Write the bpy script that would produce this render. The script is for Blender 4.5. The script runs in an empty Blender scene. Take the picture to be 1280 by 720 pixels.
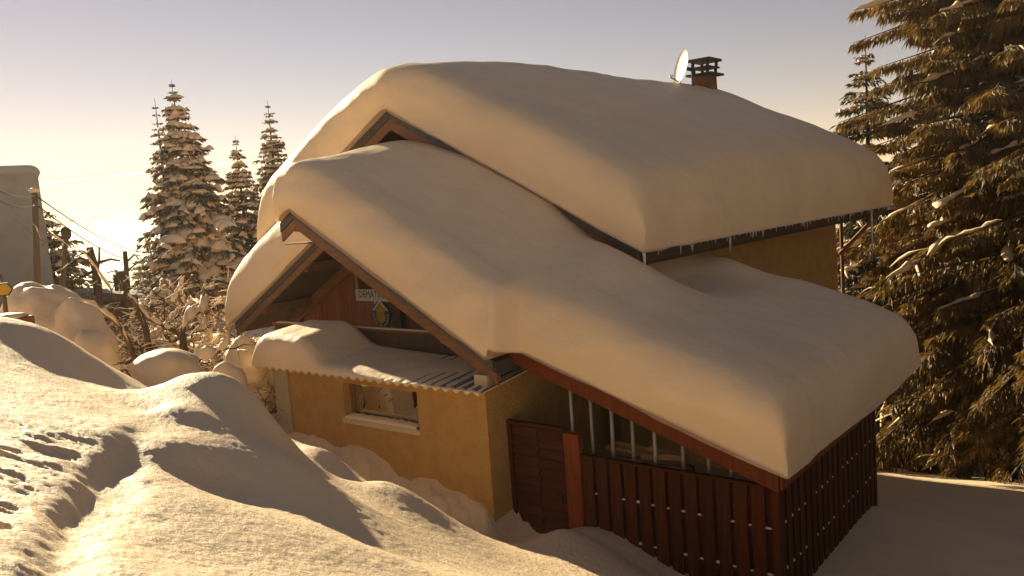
import bpy, bmesh, math, random
import numpy as np
from mathutils import Vector, Matrix

# ------------------------------------------------------------------ camera, sky, sun, exposure
scene = bpy.context.scene
COL = scene.collection
F, PITCH, ROLL, YAW = 1014.72, 0.106462, -0.0729235, 0.683822
fw = np.array([-math.sin(YAW)*math.cos(PITCH), math.cos(YAW)*math.cos(PITCH), -math.sin(PITCH)])
rt0 = np.array([math.cos(YAW), math.sin(YAW), 0.0]); up0 = np.cross(rt0, fw)
rt = math.cos(ROLL)*rt0 + math.sin(ROLL)*up0
up = -math.sin(ROLL)*rt0 + math.cos(ROLL)*up0
cam = bpy.data.cameras.new('camera'); cam.sensor_width = 36.0; cam.lens = F*36.0/1280.0
cam.clip_start = 0.05; cam.clip_end = 30000.0
camo = bpy.data.objects.new('camera', cam); COL.objects.link(camo)
camo.matrix_world = Matrix(((rt[0], up[0], -fw[0], 0), (rt[1], up[1], -fw[1], 0), (rt[2], up[2], -fw[2], 0), (0, 0, 0, 1)))
scene.camera = camo

SUN_AZ = math.radians(14.0)      # from -X towards +Y
SUN_EL = math.radians(17.5)
sdir = Vector((-math.cos(SUN_AZ)*math.cos(SUN_EL), math.sin(SUN_AZ)*math.cos(SUN_EL), math.sin(SUN_EL)))
world = bpy.data.worlds.new('World'); scene.world = world; world.use_nodes = True
wn = world.node_tree.nodes; wl = world.node_tree.links; wn.clear()
sky = wn.new('ShaderNodeTexSky'); sky.sky_type = 'NISHITA'; sky.sun_disc = False
sky.sun_elevation = SUN_EL; sky.sun_rotation = math.atan2(sdir.x, sdir.y)
sky.altitude = 1800; sky.air_density = 1.0; sky.dust_density = 0.05; sky.ozone_density = 1.0
tint = wn.new('ShaderNodeMixRGB'); tint.blend_type = 'MULTIPLY'; tint.inputs[0].default_value = 1.0
tint.inputs[2].default_value = (1.40, 0.875, 0.665, 1)       # the photograph's warm white balance
bg = wn.new('ShaderNodeBackground'); bg.inputs['Strength'].default_value = 0.050
wo = wn.new('ShaderNodeOutputWorld')
wl.new(sky.outputs[0], tint.inputs[1]); wl.new(tint.outputs[0], bg.inputs['Color']); wl.new(bg.outputs[0], wo.inputs[0])
sun = bpy.data.lights.new('sun', 'SUN'); sun.energy = 5.0; sun.angle = math.radians(0.6); sun.color = (1.0, 0.84, 0.54)
suno = bpy.data.objects.new('sun', sun); COL.objects.link(suno)
suno.rotation_euler = sdir.to_track_quat('Z', 'Y').to_euler(); suno.location = (-20, 3, 12)
vs = scene.view_settings
vs.view_transform = 'Standard'; vs.look = 'None'; vs.exposure = 1.15; vs.gamma = 1.0; vs.use_curve_mapping = False
scene.cycles.use_denoising = True
scene.cycles.max_bounces = 8; scene.cycles.diffuse_bounces = 5; scene.cycles.transparent_max_bounces = 12

random.seed(7); RNG = np.random.default_rng(11)

# ------------------------------------------------------------------ pixel helpers (photograph is 1280 x 720)
def ray(x, y):
    d = fw*F + rt*(x-640) - up*(y-360); return d/np.linalg.norm(d)
def on(x, y, ax, v):
    d = ray(x, y); return d*(v/d[ax])
def at_range(x, y, r):                   # the point seen at a pixel at horizontal range r
    d = ray(x, y); return d*(r/math.hypot(d[0], d[1]))

# ------------------------------------------------------------------ numpy value noise
def _h(i, j, k, s):
    n = (i*374761393 + j*668265263 + k*2147483647 + s*974711) & 0xffffffff
    n = ((n ^ (n >> 13))*1274126177) & 0xffffffff
    n = (n ^ (n >> 16)) & 0xffff
    return n/65535.0*2-1
def vnoise(x, y, z=0.0, s=0):
    x = np.asarray(x, float); y = np.asarray(y, float); z = np.asarray(z, float)+0*x
    xi = np.floor(x).astype(np.int64); yi = np.floor(y).astype(np.int64); zi = np.floor(z).astype(np.int64)
    u = x-xi; v = y-yi; w = z-zi
    u = u*u*u*(u*(u*6-15)+10); v = v*v*v*(v*(v*6-15)+10); w = w*w*w*(w*(w*6-15)+10)
    r = 0
    for a in (0, 1):
        for b in (0, 1):
            for c in (0, 1):
                r = r + _h(xi+a, yi+b, zi+c, s)*(u if a else 1-u)*(v if b else 1-v)*(w if c else 1-w)
    return r
def fbm(x, y, z=0.0, o=4, s=0):
    r = 0; a = 1.0; f = 1.0
    for k in range(o):
        r = r + a*vnoise(np.asarray(x)*f, np.asarray(y)*f, np.asarray(z)*f, s+k); a *= .5; f *= 2.03
    return r
def sstep(a, b, x):
    t = np.clip((np.asarray(x, float)-a)/(b-a), 0, 1); return t*t*(3-2*t)

# ------------------------------------------------------------------ materials
def nodes_of(name):
    m = bpy.data.materials.new(name); m.use_nodes = True
    nt = m.node_tree; b = nt.nodes['Principled BSDF']; return m, nt, b
def mat_noise(name, c1, c2, scale=5.0, rough=0.7, bump=0.0, bscale=None, stretch=(1, 1, 1), detail=5.0, metallic=0.0, spec=0.4, bdist=0.02, c3=None):
    m, nt, b = nodes_of(name); N = nt.nodes; L = nt.links
    tc = N.new('ShaderNodeTexCoord'); mp = N.new('ShaderNodeMapping'); mp.inputs['Scale'].default_value = stretch
    L.new(tc.outputs['Object'], mp.inputs[0])
    n = N.new('ShaderNodeTexNoise'); n.inputs['Scale'].default_value = scale; n.inputs['Detail'].default_value = detail
    n.inputs['Roughness'].default_value = 0.6; L.new(mp.outputs[0], n.inputs['Vector'])
    r = N.new('ShaderNodeValToRGB'); r.color_ramp.elements[0].position = 0.3; r.color_ramp.elements[1].position = 0.7
    r.color_ramp.elements[0].color = (*c1, 1); r.color_ramp.elements[1].color = (*c2, 1)
    if c3:
        e = r.color_ramp.elements.new(0.85); e.color = (*c3, 1)
    L.new(n.outputs['Fac'], r.inputs[0])
    oi = N.new('ShaderNodeObjectInfo'); hs = N.new('ShaderNodeHueSaturation')
    mr = N.new('ShaderNodeMapRange'); mr.inputs[3].default_value = 0.78; mr.inputs[4].default_value = 1.18
    L.new(oi.outputs['Random'], mr.inputs[0]); L.new(mr.outputs[0], hs.inputs['Value']); L.new(r.outputs[0], hs.inputs['Color'])
    L.new(hs.outputs[0], b.inputs['Base Color'])
    b.inputs['Roughness'].default_value = rough; b.inputs['Metallic'].default_value = metallic; b.inputs['Specular IOR Level'].default_value = spec
    if bump:
        n2 = N.new('ShaderNodeTexNoise'); n2.inputs['Scale'].default_value = bscale or scale*4; n2.inputs['Detail'].default_value = 4
        L.new(mp.outputs[0], n2.inputs['Vector'])
        bp = N.new('ShaderNodeBump'); bp.inputs['Strength'].default_value = bump; bp.inputs['Distance'].default_value = bdist
        L.new(n2.outputs['Fac'], bp.inputs['Height']); L.new(bp.outputs[0], b.inputs['Normal'])
    return m
def mat_snow(name, grain=0.6, gscale=45.0, sss=0.12):
    m, nt, b = nodes_of(name); N = nt.nodes; L = nt.links
    tc = N.new('ShaderNodeTexCoord')
    n0 = N.new('ShaderNodeTexNoise'); n0.inputs['Scale'].default_value = 0.9; n0.inputs['Detail'].default_value = 6
    L.new(tc.outputs['Object'], n0.inputs['Vector'])
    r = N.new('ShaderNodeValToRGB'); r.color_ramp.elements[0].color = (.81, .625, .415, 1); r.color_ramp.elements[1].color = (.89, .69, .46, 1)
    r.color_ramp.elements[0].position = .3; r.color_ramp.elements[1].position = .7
    L.new(n0.outputs['Fac'], r.inputs[0]); L.new(r.outputs[0], b.inputs['Base Color'])
    b.inputs['Roughness'].default_value = 0.62; b.inputs['Specular IOR Level'].default_value = 0.35
    b.inputs['Subsurface Weight'].default_value = sss; b.inputs['Subsurface Radius'].default_value = (1.0, .8, .6); b.inputs['Subsurface Scale'].default_value = 0.06
    n1 = N.new('ShaderNodeTexNoise'); n1.inputs['Scale'].default_value = gscale; n1.inputs['Detail'].default_value = 5; n1.inputs['Roughness'].default_value = .65
    n2 = N.new('ShaderNodeTexNoise'); n2.inputs['Scale'].default_value = gscale*0.12; n2.inputs['Detail'].default_value = 4
    L.new(tc.outputs['Object'], n1.inputs['Vector']); L.new(tc.outputs['Object'], n2.inputs['Vector'])
    b1 = N.new('ShaderNodeBump'); b1.inputs['Strength'].default_value = grain; b1.inputs['Distance'].default_value = 0.02
    b2 = N.new('ShaderNodeBump'); b2.inputs['Strength'].default_value = 0.5; b2.inputs['Distance'].default_value = 0.06
    L.new(n1.outputs['Fac'], b1.inputs['Height']); L.new(n2.outputs['Fac'], b2.inputs['Height'])
    L.new(b2.outputs[0], b1.inputs['Normal']); L.new(b1.outputs[0], b.inputs['Normal'])
    return m
def mat_plain(name, c, rough=.6, metallic=0, spec=.4):
    return mat_noise(name, tuple(x*.85 for x in c), tuple(min(1, x*1.12) for x in c), 9, rough, .15, 60, metallic=metallic, spec=spec, bdist=.003)
def mat_glass(name):
    m, nt, b = nodes_of(name); N = nt.nodes; L = nt.links
    g = N.new('ShaderNodeBsdfGlossy'); g.inputs['Roughness'].default_value = 0.02; g.inputs['Color'].default_value = (.85, .80, .60, 1)
    d = N.new('ShaderNodeBsdfDiffuse'); d.inputs['Color'].default_value = (.012, .011, .009, 1)
    mx = N.new('ShaderNodeMixShader'); mx.inputs[0].default_value = 0.75
    tc = N.new('ShaderNodeTexCoord'); n = N.new('ShaderNodeTexNoise'); n.inputs['Scale'].default_value = 2.2
    bp = N.new('ShaderNodeBump'); bp.inputs['Strength'].default_value = .12; bp.inputs['Distance'].default_value = .02
    L.new(tc.outputs['Object'], n.inputs['Vector']); L.new(n.outputs['Fac'], bp.inputs['Height']); L.new(bp.outputs[0], g.inputs['Normal'])
    L.new(d.outputs[0], mx.inputs[1]); L.new(g.outputs[0], mx.inputs[2]); L.new(mx.outputs[0], N['Material Output'].inputs[0])
    return m
def mat_needle(name, c1, c2, scale=1.3):
    m, nt, b = nodes_of(name); N = nt.nodes; L = nt.links
    tc = N.new('ShaderNodeTexCoord'); n = N.new('ShaderNodeTexNoise'); n.inputs['Scale'].default_value = scale; n.inputs['Detail'].default_value = 6
    L.new(tc.outputs['Object'], n.inputs['Vector'])
    r = N.new('ShaderNodeValToRGB'); r.color_ramp.elements[0].color = (*c1, 1); r.color_ramp.elements[1].color = (*c2, 1)
    r.color_ramp.elements[0].position = .35; r.color_ramp.elements[1].position = .65
    L.new(n.outputs['Fac'], r.inputs[0]); L.new(r.outputs[0], b.inputs['Base Color']); b.inputs['Roughness'].default_value = .6
    tr = N.new('ShaderNodeBsdfTranslucent'); L.new(r.outputs[0], tr.inputs['Color'])
    mx = N.new('ShaderNodeMixShader'); mx.inputs[0].default_value = .3
    L.new(b.outputs[0], mx.inputs[1]); L.new(tr.outputs[0], mx.inputs[2]); L.new(mx.outputs[0], N['Material Output'].inputs[0])
    return m

M = {}
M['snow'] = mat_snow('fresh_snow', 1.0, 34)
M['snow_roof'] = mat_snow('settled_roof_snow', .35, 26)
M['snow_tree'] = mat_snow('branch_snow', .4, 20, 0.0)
M['stucco'] = mat_noise('ochre_stucco', (.48, .27, .08), (.60, .355, .115), 4.0, .9, 1.0, 38, bdist=.03)
M['pale'] = mat_noise('pale_plaster', (.52, .43, .29), (.60, .50, .35), 3, .85, .4, 40)
M['redwood'] = mat_noise('red_brown_stained_wood', (.15, .036, .012), (.25, .062, .02), 3, .55, .35, 26, (6, 6, .7), spec=.12, bdist=.006)
M['gatewood'] = mat_noise('dark_red_wood', (.05, .013, .0045), (.10, .026, .009), 3, .6, .35, 26, (1, 6, 6), spec=.12, bdist=.006)
M['fencewood'] = mat_noise('fence_wood', (.05, .013, .0045), (.10, .026, .009), 3, .6, .4, 26, (6, 6, .6), spec=.12, bdist=.006)
M['beam'] = mat_noise('brown_beam_wood', (.16, .07, .028), (.27, .12, .045), 3, .6, .3, 26, (1.2, 3, 6), bdist=.006)
M['plank'] = mat_noise('orange_brown_cladding', (.22, .065, .016), (.36, .115, .03), 3, .5, .3, 26, (6, 6, .5), bdist=.006)
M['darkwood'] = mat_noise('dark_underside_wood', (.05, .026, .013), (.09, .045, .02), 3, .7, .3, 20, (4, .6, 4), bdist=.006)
M['slate'] = mat_noise('dark_grey_verge_metal', (.06, .052, .05), (.10, .088, .08), 6, .55, .2, 30)
M['tin'] = mat_noise('corrugated_sheet', (.07, .06, .05), (.13, .11, .09), 5, .5, .15, 40)
M['bar'] = mat_plain('galvanised_bar', (.34, .32, .29), .5)
M['frame'] = mat_noise('window_frame_wood', (.17, .075, .028), (.26, .12, .045), 3, .5, .2, 30, (5, 5, 1))
M['glass'] = mat_glass('window_glass')
M['white'] = mat_plain('white_paint', (.62, .60, .54), .5)
M['dish'] = mat_plain('dish_paint', (.72, .70, .66), .45)
M['black'] = mat_plain('black_ink', (.02, .018, .015), .6)
M['metal'] = mat_plain('dark_steel', (.05, .045, .04), .45, .6)
M['green'] = mat_plain('dark_green_enamel', (.03, .06, .022), .45)
M['yellow'] = mat_plain('yellow_enamel', (.48, .27, .02), .45)
M['red'] = mat_plain('red_enamel', (.45, .05, .03), .5)
M['chimney'] = mat_noise('sooty_brick', (.12, .055, .028), (.24, .11, .05), 6, .85, .5, 30)
M['soot_gap_shade'] = mat_noise('sooty_concrete_gap_shade', (.035, .028, .022), (.06, .048, .04), 6, .85, .4, 30)  # soot on the chimney slabs, painted gap shade behind the gate slats
M['bark'] = mat_noise('bark', (.045, .03, .018), (.10, .068, .04), 4, .9, .7, 18, (4, 4, .8))
M['twig'] = mat_noise('twig_bark', (.07, .042, .02), (.15, .09, .045), 6, .85, .3, 30)
M['snow_hood'] = M['snow_roof']
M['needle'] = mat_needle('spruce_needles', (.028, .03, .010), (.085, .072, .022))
M['needle_sunlit'] = mat_needle('sunlit_spruce_needles', (.09, .055, .012), (.29, .175, .04))  # golden sunlight painted into the needle colour
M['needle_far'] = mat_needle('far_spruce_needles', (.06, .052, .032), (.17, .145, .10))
M['log'] = mat_noise('split_firewood', (.42, .21, .07), (.66, .38, .14), 4, .8, .5, 24, (1, 5, 5), bdist=.01)
M['farwall'] = mat_noise('grey_render', (.36, .33, .29), (.43, .40, .35), 1.5, .9, .3, 14)
M['ice'] = mat_plain('ice', (.75, .78, .80), .15, spec=.6)
M['pole'] = mat_noise('weathered_pole', (.10, .065, .035), (.18, .12, .07), 3, .9, .3, 20, (5, 5, .6))
M['terracotta'] = mat_plain('brown_planter', (.22, .075, .03), .7)

# ------------------------------------------------------------------ object helpers
def empty(name, loc, label=None, cat=None, group=None):
    o = bpy.data.objects.new(name, None); o.location = loc; o.empty_display_size = .3; COL.objects.link(o)
    if label: tag(o, label, cat, group)
    return o
def tag(o, label=None, cat=None, group=None, kind=None):
    if label: o['label'] = label
    if cat: o['category'] = cat
    if group: o['group'] = group
    if kind: o['kind'] = kind
    return o
def world_loc(p):
    v = Vector((0, 0, 0))
    while p is not None:
        v = v + p.location; p = p.parent
    return v
def link(name, me, parent=None):
    o = bpy.data.objects.new(name, me); COL.objects.link(o)
    if parent is not None:
        o.parent = parent; o.location = -world_loc(parent)   # meshes are written in world coordinates
    return o
def mesh(name, v, f, mat, parent=None, smooth=False):
    me = bpy.data.meshes.new(name)
    me.from_pydata([tuple(map(float, p)) for p in v] if not isinstance(v, np.ndarray) else v.tolist(), [], f if isinstance(f, list) else f.tolist())
    me.materials.append(M[mat] if isinstance(mat, str) else mat)
    if smooth: me.polygons.foreach_set('use_smooth', [True]*len(me.polygons))
    me.update()
    return link(name, me, parent)
BOXF = [(0, 3, 2, 1), (4, 5, 6, 7), (0, 1, 5, 4), (1, 2, 6, 5), (2, 3, 7, 6), (3, 0, 4, 7)]
def boxv(x0, x1, y0, y1, z0, z1):
    return [(x0, y0, z0), (x1, y0, z0), (x1, y1, z0), (x0, y1, z0), (x0, y0, z1), (x1, y0, z1), (x1, y1, z1), (x0, y1, z1)]
class MB:
    def __init__(s): s.v = []; s.f = []
    def add(s, v, f):
        n = len(s.v); s.v += [tuple(p) for p in v]; s.f += [tuple(i+n for i in q) for q in f]; return s
    def box(s, *a): return s.add(boxv(*a), BOXF)
    def prism(s, poly, d):          # poly: planar 3D points, d: extrusion vector
        n = len(poly); v = [tuple(p) for p in poly]+[tuple(np.add(p, d)) for p in poly]
        f = [tuple(range(n))[::-1], tuple(range(n, 2*n))]+[(i, (i+1) % n, n+(i+1) % n, n+i) for i in range(n)]
        return s.add(v, f)
    def tube(s, pts, rads, k=8, cap=True):
        pts = [np.array(p, float) for p in pts]; n = len(pts)
        if not hasattr(rads, '__len__'): rads = [rads]*n
        v = []; f = []
        for i in range(n):
            t = pts[min(i+1, n-1)]-pts[max(i-1, 0)]; t = t/(np.linalg.norm(t)+1e-9)
            a = np.cross(t, (0, 0, 1) if abs(t[2]) < .9 else (1, 0, 0)); a /= np.linalg.norm(a); b = np.cross(t, a)
            for j in range(k):
                an = 2*math.pi*j/k; v.append(pts[i]+rads[i]*(math.cos(an)*a+math.sin(an)*b))
        for i in range(n-1):
            for j in range(k): f.append((i*k+j, i*k+(j+1) % k, (i+1)*k+(j+1) % k, (i+1)*k+j))
        if cap: f += [tuple(range(k))[::-1], tuple(range((n-1)*k, n*k))]
        return s.add(v, f)
    def build(s, name, mat, parent=None, smooth=False, bevel=0):
        o = mesh(name, s.v, s.f, mat, parent, smooth)
        if bevel:
            md = o.modifiers.new('bevel', 'BEVEL'); md.width = bevel; md.segments = 1; md.limit_method = 'ANGLE'
        return o
def part_box(name, mat, parent, *a, bevel=0.006): return MB().box(*a).build(name, mat, parent, bevel=bevel)
def grid_faces(nu, nv):
    i = np.arange(nu-1)[:, None]*nv+np.arange(nv-1)[None]; i = i.ravel()
    return np.stack([i, i+nv, i+nv+1, i+1], 1)

# ================================================================== GROUND
PTS = []
for x, y, r in [(0, 418, 8.6), (40, 408, 9), (75, 418, 9.2), (110, 440, 9.3), (150, 465, 9.4), (190, 487, 9.4),
                (0, 440, 8.1), (38, 432, 8.6), (94, 460, 8.6), (130, 478, 8.6), (165, 493, 8.6),
                (100, 500, 7.0), (60, 500, 6.8), (0, 480, 7.0), (150, 520, 6.7), (120, 540, 6.0), (60, 560, 5.6), (0, 560, 5.45), (30, 640, 4.35), (0, 720, 3.35), (190, 512, 7.2),
                (200, 482, 8.1), (230, 468, 8.05), (265, 464, 8.0), (300, 476, 7.95), (330, 512, 7.8), (350, 555, 7.6), (240, 490, 7.5), (215, 505, 7.1),
                (227, 531, 6.75), (283, 546, 6.7), (326, 562, 6.65), (357, 574, 6.6), (411, 616, 6.4), (472, 673, 5.8), (520, 701, 5.6),
                (264, 597, 6.0), (331, 635, 5.5), (401, 659, 5.3), (472, 687, 5.2), (200, 560, 5.95), (240, 620, 5.15), (250, 570, 6.1), (130, 680, 3.9), (200, 700, 4.0), (320, 700, 4.35), (420, 720, 4.4), (500, 718, 4.75), (570, 719, 5.3),
                (450, 625, 7.4), (500, 652, 7.1), (560, 690, 6.7), (620, 716, 6.6), (400, 590, 7.9),
                (430, 600, 8.6), (482, 600, 8.4), (522, 620, 8.2), (565, 657, 7.9), (605, 676, 7.9), (349, 543, 9.8), (407, 562, 9.3), (457, 599, 9.1),
                (640, 684, 8.4), (700, 702, 8.2), (760, 718, 8.2)]:
    PTS.append(at_range(x, y, r))
for x, y, Y in [(378, 545, 7.95), (414, 557, 7.95), (464, 570, 7.95), (493, 592, 7.95), (544, 604, 7.95), (580, 624, 7.95), (609, 642, 7.95), (624, 672, 7.95),
                (655, 678, 8.2), (700, 661, 7.9), (750, 675, 8.0), (800, 700, 8.15), (840, 716, 8.3)]:
    PTS.append(on(x, y, 1, Y))
PTS += [np.array(p) for p in [(-11.3, 7.2, -4.0), (-10, 7.0, -4.3), (-8.6, 6.9, -4.5), (-7.2, 7.0, -4.6),
        (-3.3, 8.3, -4.75), (-3.1, 12.2, -4.86), (-1, 10, -4.95), (0, 14, -5.7), (-4.6, 23.2, -8.15), (-2.8, 23.4, -8.05), (0, 20, -7.1), (3, 20, -7.0),
        (-1.9, 16, -6.15), (-3.1, 14, -5.5), (-6, 24, -8.4), (0, 0, -1.5), (-2, 0, -1.1), (1.5, 1, -1.75), (-4, -2, -1.2), (2, -3, -1.5), (0, 3, -2.3), (-2.2, 4.6, -2.8), (1, 6, -3.7), (-2, 7, -4.1),
        (-13.5, 7.6, -3.7), (-15.5, 9, -3.5), (-12, 4.4, -2.6), (-14, 6, -3.1), (-11.5, 3.0, -2.3), (-13, 1.5, -2.3)]]
PTS += [at_range(265, 464, 8.0)*np.array((1.17, 1.17, 0))+np.array((0, 0, -2.15)), at_range(310, 480, 8.0)*np.array((1.17, 1.17, 0))+np.array((0, 0, -2.6)), at_range(40, 408, 9.0)*np.array((1.22, 1.22, 0))+np.array((0, 0, -1.75)), at_range(110, 440, 9.3)*np.array((1.2, 1.2, 0))+np.array((0, 0, -2.2))]
PTS = np.array(PTS)
def base(x, y):
    x = np.asarray(x, float); y = np.asarray(y, float)
    right = np.interp(y, [-60, -5, 0, 4, 8, 12, 17, 23, 30, 60, 200, 3000], [0, -1, -1.7, -2.7, -4.7, -4.9, -6.3, -8.1, -10.5, -19, -30, -70])
    left = np.interp(y, [-60, -5, 0, 6, 30, 80, 200, 3000], [0, -1.2, -2.2, -3.4, -3.9, -7, -16, -70])
    far = sstep(60, 400, np.hypot(x, y))
    b = right+(left-right)*(1-sstep(-19, -13, x))
    return b*(1-far)+far*np.minimum(b, -9-np.hypot(x, y)*.02)
def _tps_k(d2): return np.where(d2 < 1e-9, 0, .5*d2*np.log(d2+1e-12))
_anch = []
for r, n in ((17, 14), (24, 16), (34, 16)):
    for k in range(n):
        a = 2*math.pi*k/n; p = (r*math.cos(a), r*math.sin(a))
        if min(math.hypot(p[0]-q[0], p[1]-q[1]) for q in PTS) > 4: _anch.append(p)
_A = np.array(_anch)
CX = np.concatenate([PTS[:, :2], _A]); RES = np.concatenate([PTS[:, 2]-base(PTS[:, 0], PTS[:, 1]), np.zeros(len(_A))])
_d2 = ((CX[:, None]-CX[None])**2).sum(-1)
_n = len(CX); _K = np.zeros((_n+3, _n+3)); _K[:_n, :_n] = _tps_k(_d2)+np.eye(_n)*.0015
_K[:_n, _n] = 1; _K[:_n, _n+1:] = CX; _K[_n, :_n] = 1; _K[_n+1:, :_n] = CX.T
_W = np.linalg.solve(_K, np.concatenate([RES, [0, 0, 0]]))
def ground_smooth(x, y):
    x = np.asarray(x, float); y = np.asarray(y, float); sh = x.shape; X = x.ravel(); Y = y.ravel(); out = np.zeros(len(X))
    near = np.hypot(X, Y) < 34; P = np.stack([X[near], Y[near]], 1); o = np.zeros(len(P))
    for i in range(0, len(P), 20000):
        q = P[i:i+20000]; d2 = ((q[:, None]-CX[None])**2).sum(-1)
        o[i:i+20000] = _tps_k(d2)@_W[:_n]+_W[_n]+q@_W[_n+1:]
    out[near] = o*(1-sstep(24, 34, np.hypot(P[:, 0], P[:, 1])))
    return out.reshape(sh)+base(x, y)
def ground_z(x, y): return float(ground_smooth(np.array([x]), np.array([y]))[0])
GROOVE_SIDE = -1
def build_ground():
    azf = np.radians(np.arange(1.0, 79.0, .13))            # the view, measured from +Y towards -X
    azc = np.radians(np.arange(79.0, 361.0, 3.0)); az = np.concatenate([azf, azc])
    r = np.concatenate([np.geomspace(.6, 2.6, 14)[:-1], np.geomspace(2.6, 11, 330)[:-1], np.geomspace(11, 34, 140)[:-1], np.geomspace(34, 9000, 60)])
    A, Rr = np.meshgrid(az, r, indexing='ij'); X = -np.sin(A)*Rr; Y = np.cos(A)*Rr
    Z = ground_smooth(X, Y)
    amp = np.exp(-Rr/30)
    Z += amp*(.022*fbm(X*.9, Y*.9, 0, 2, 5)+.0035*fbm(X*7, Y*7, 0, 3, 9))
    Z += 0.0032*fbm(X*28, Y*28, 0, 2, 19)*(Rr < 10)
    # a slumped groove between the left bank and the near dome, crumbly flutes left of it
    G = np.array([at_range(x, y, r)[:2] for x, y, r in ((205, 520, 7.0), (175, 542, 6.25), (140, 567, 5.5), (110, 597, 4.9), (83, 623, 4.35), (70, 667, 3.8), (62, 715, 3.35), (60, 790, 2.6))])
    near = (Rr > 2.2) & (Rr < 8) & (X < -1.5) & (Y > 0); gx = X[near]; gy = Y[near]; best = np.full(len(gx), 9.0); sd = np.zeros(len(gx)); tt = np.zeros(len(gx))
    for k in range(len(G)-1):
        a = G[k]; e = G[k+1]-a; t = np.clip(((gx-a[0])*e[0]+(gy-a[1])*e[1])/(e@e), 0, 1); dx = gx-a[0]-t*e[0]; dy = gy-a[1]-t*e[1]; dd = np.hypot(dx, dy)
        m_ = dd < best; best[m_] = dd[m_]; sd[m_] = np.sign(dx*e[1]-dy*e[0])[m_]; tt[m_] = (k+t[m_])/(len(G)-1)
    w_ = best*sd+.05*fbm(gx*3, gy*3, 0, 3, 71)
    dep = np.where(w_ < 0, np.exp(-(w_/.10)**2), np.exp(-(w_/.19)**2)) if GROOVE_SIDE > 0 else np.where(w_ > 0, np.exp(-(w_/.10)**2), np.exp(-(w_/.19)**2))
    dz = -.085*dep*sstep(0, .25, tt)
    lft = -GROOVE_SIDE*w_
    msk = sstep(.10, .35, lft)*(1-sstep(.9, 1.5, lft))*sstep(3.0, 3.6, np.hypot(gx, gy))*(1-sstep(5.6, 6.6, np.hypot(gx, gy)))
    u = gx*.87+gy*.5; v = -gx*.5+gy*.87
    fl = fbm(v*6.5, u*1.5, 0, 4, 33); f2 = fbm(v*15, u*5, 0, 3, 35)
    dz += msk*(-.065*np.clip(fl-.05, 0, 1)**.8+.012*f2)
    Z[near] += dz
    # trodden, lumpy snow at the foot of the house wall
    w = np.exp(-((Y-7.7)/.35)**2)*sstep(-12.5, -11.5, X)*(1-sstep(-7.0, -6.5, X))
    Z += w*.09*fbm(X*4, Y*4, 0, 3, 41)
    # far hills roll a little
    Z += sstep(150, 900, Rr)*(1-sstep(4000, 9000, Rr))*12*fbm(X/700, Y/700, 0, 3, 51)
    v_ = np.stack([X.ravel(), Y.ravel(), Z.ravel()], 1); nu, nv = X.shape
    f = grid_faces(nu, nv)
    j = np.arange(nv-1); f2 = np.stack([(nu-1)*nv+j, j, j+1, (nu-1)*nv+j+1], 1)
    c = len(v_); v_ = np.concatenate([v_, [[0, 0, -1.5]]])
    fl_ = np.concatenate([f, f2]).tolist()+[[c, ((i+1) % nu)*nv, i*nv] for i in range(nu)]
    o = mesh('snow_ground', v_, fl_, 'snow', smooth=True); tag(o, kind='structure'); return o
build_ground()

# ================================================================== CHALET
XR, ZR, ML = -10.876, .118, .553           # lower roof: ridge x, ridge z, slope
YB1, YB2, YBK = 7.95, 9.16, 11.3
XEL, XER = -14.85, -6.91
XU, ZU, MU = -10.86, 1.78, .5255        # upper roof
XUL, XUR, YU0, YU1 = -15.1, -5.92, 10.2, 23.5
def zlow(x): return ZR-ML*abs(x-XR)
def zup(x): return ZU-MU*abs(x-XU)
def zlean(x): return -1.925-.331*(x+6.9)
chalet = empty('chalet', (-9.5, 13, -5.0), 'snow-laden ochre chalet with red-brown timber gables and a lean-to woodshed', 'chalet')

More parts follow.
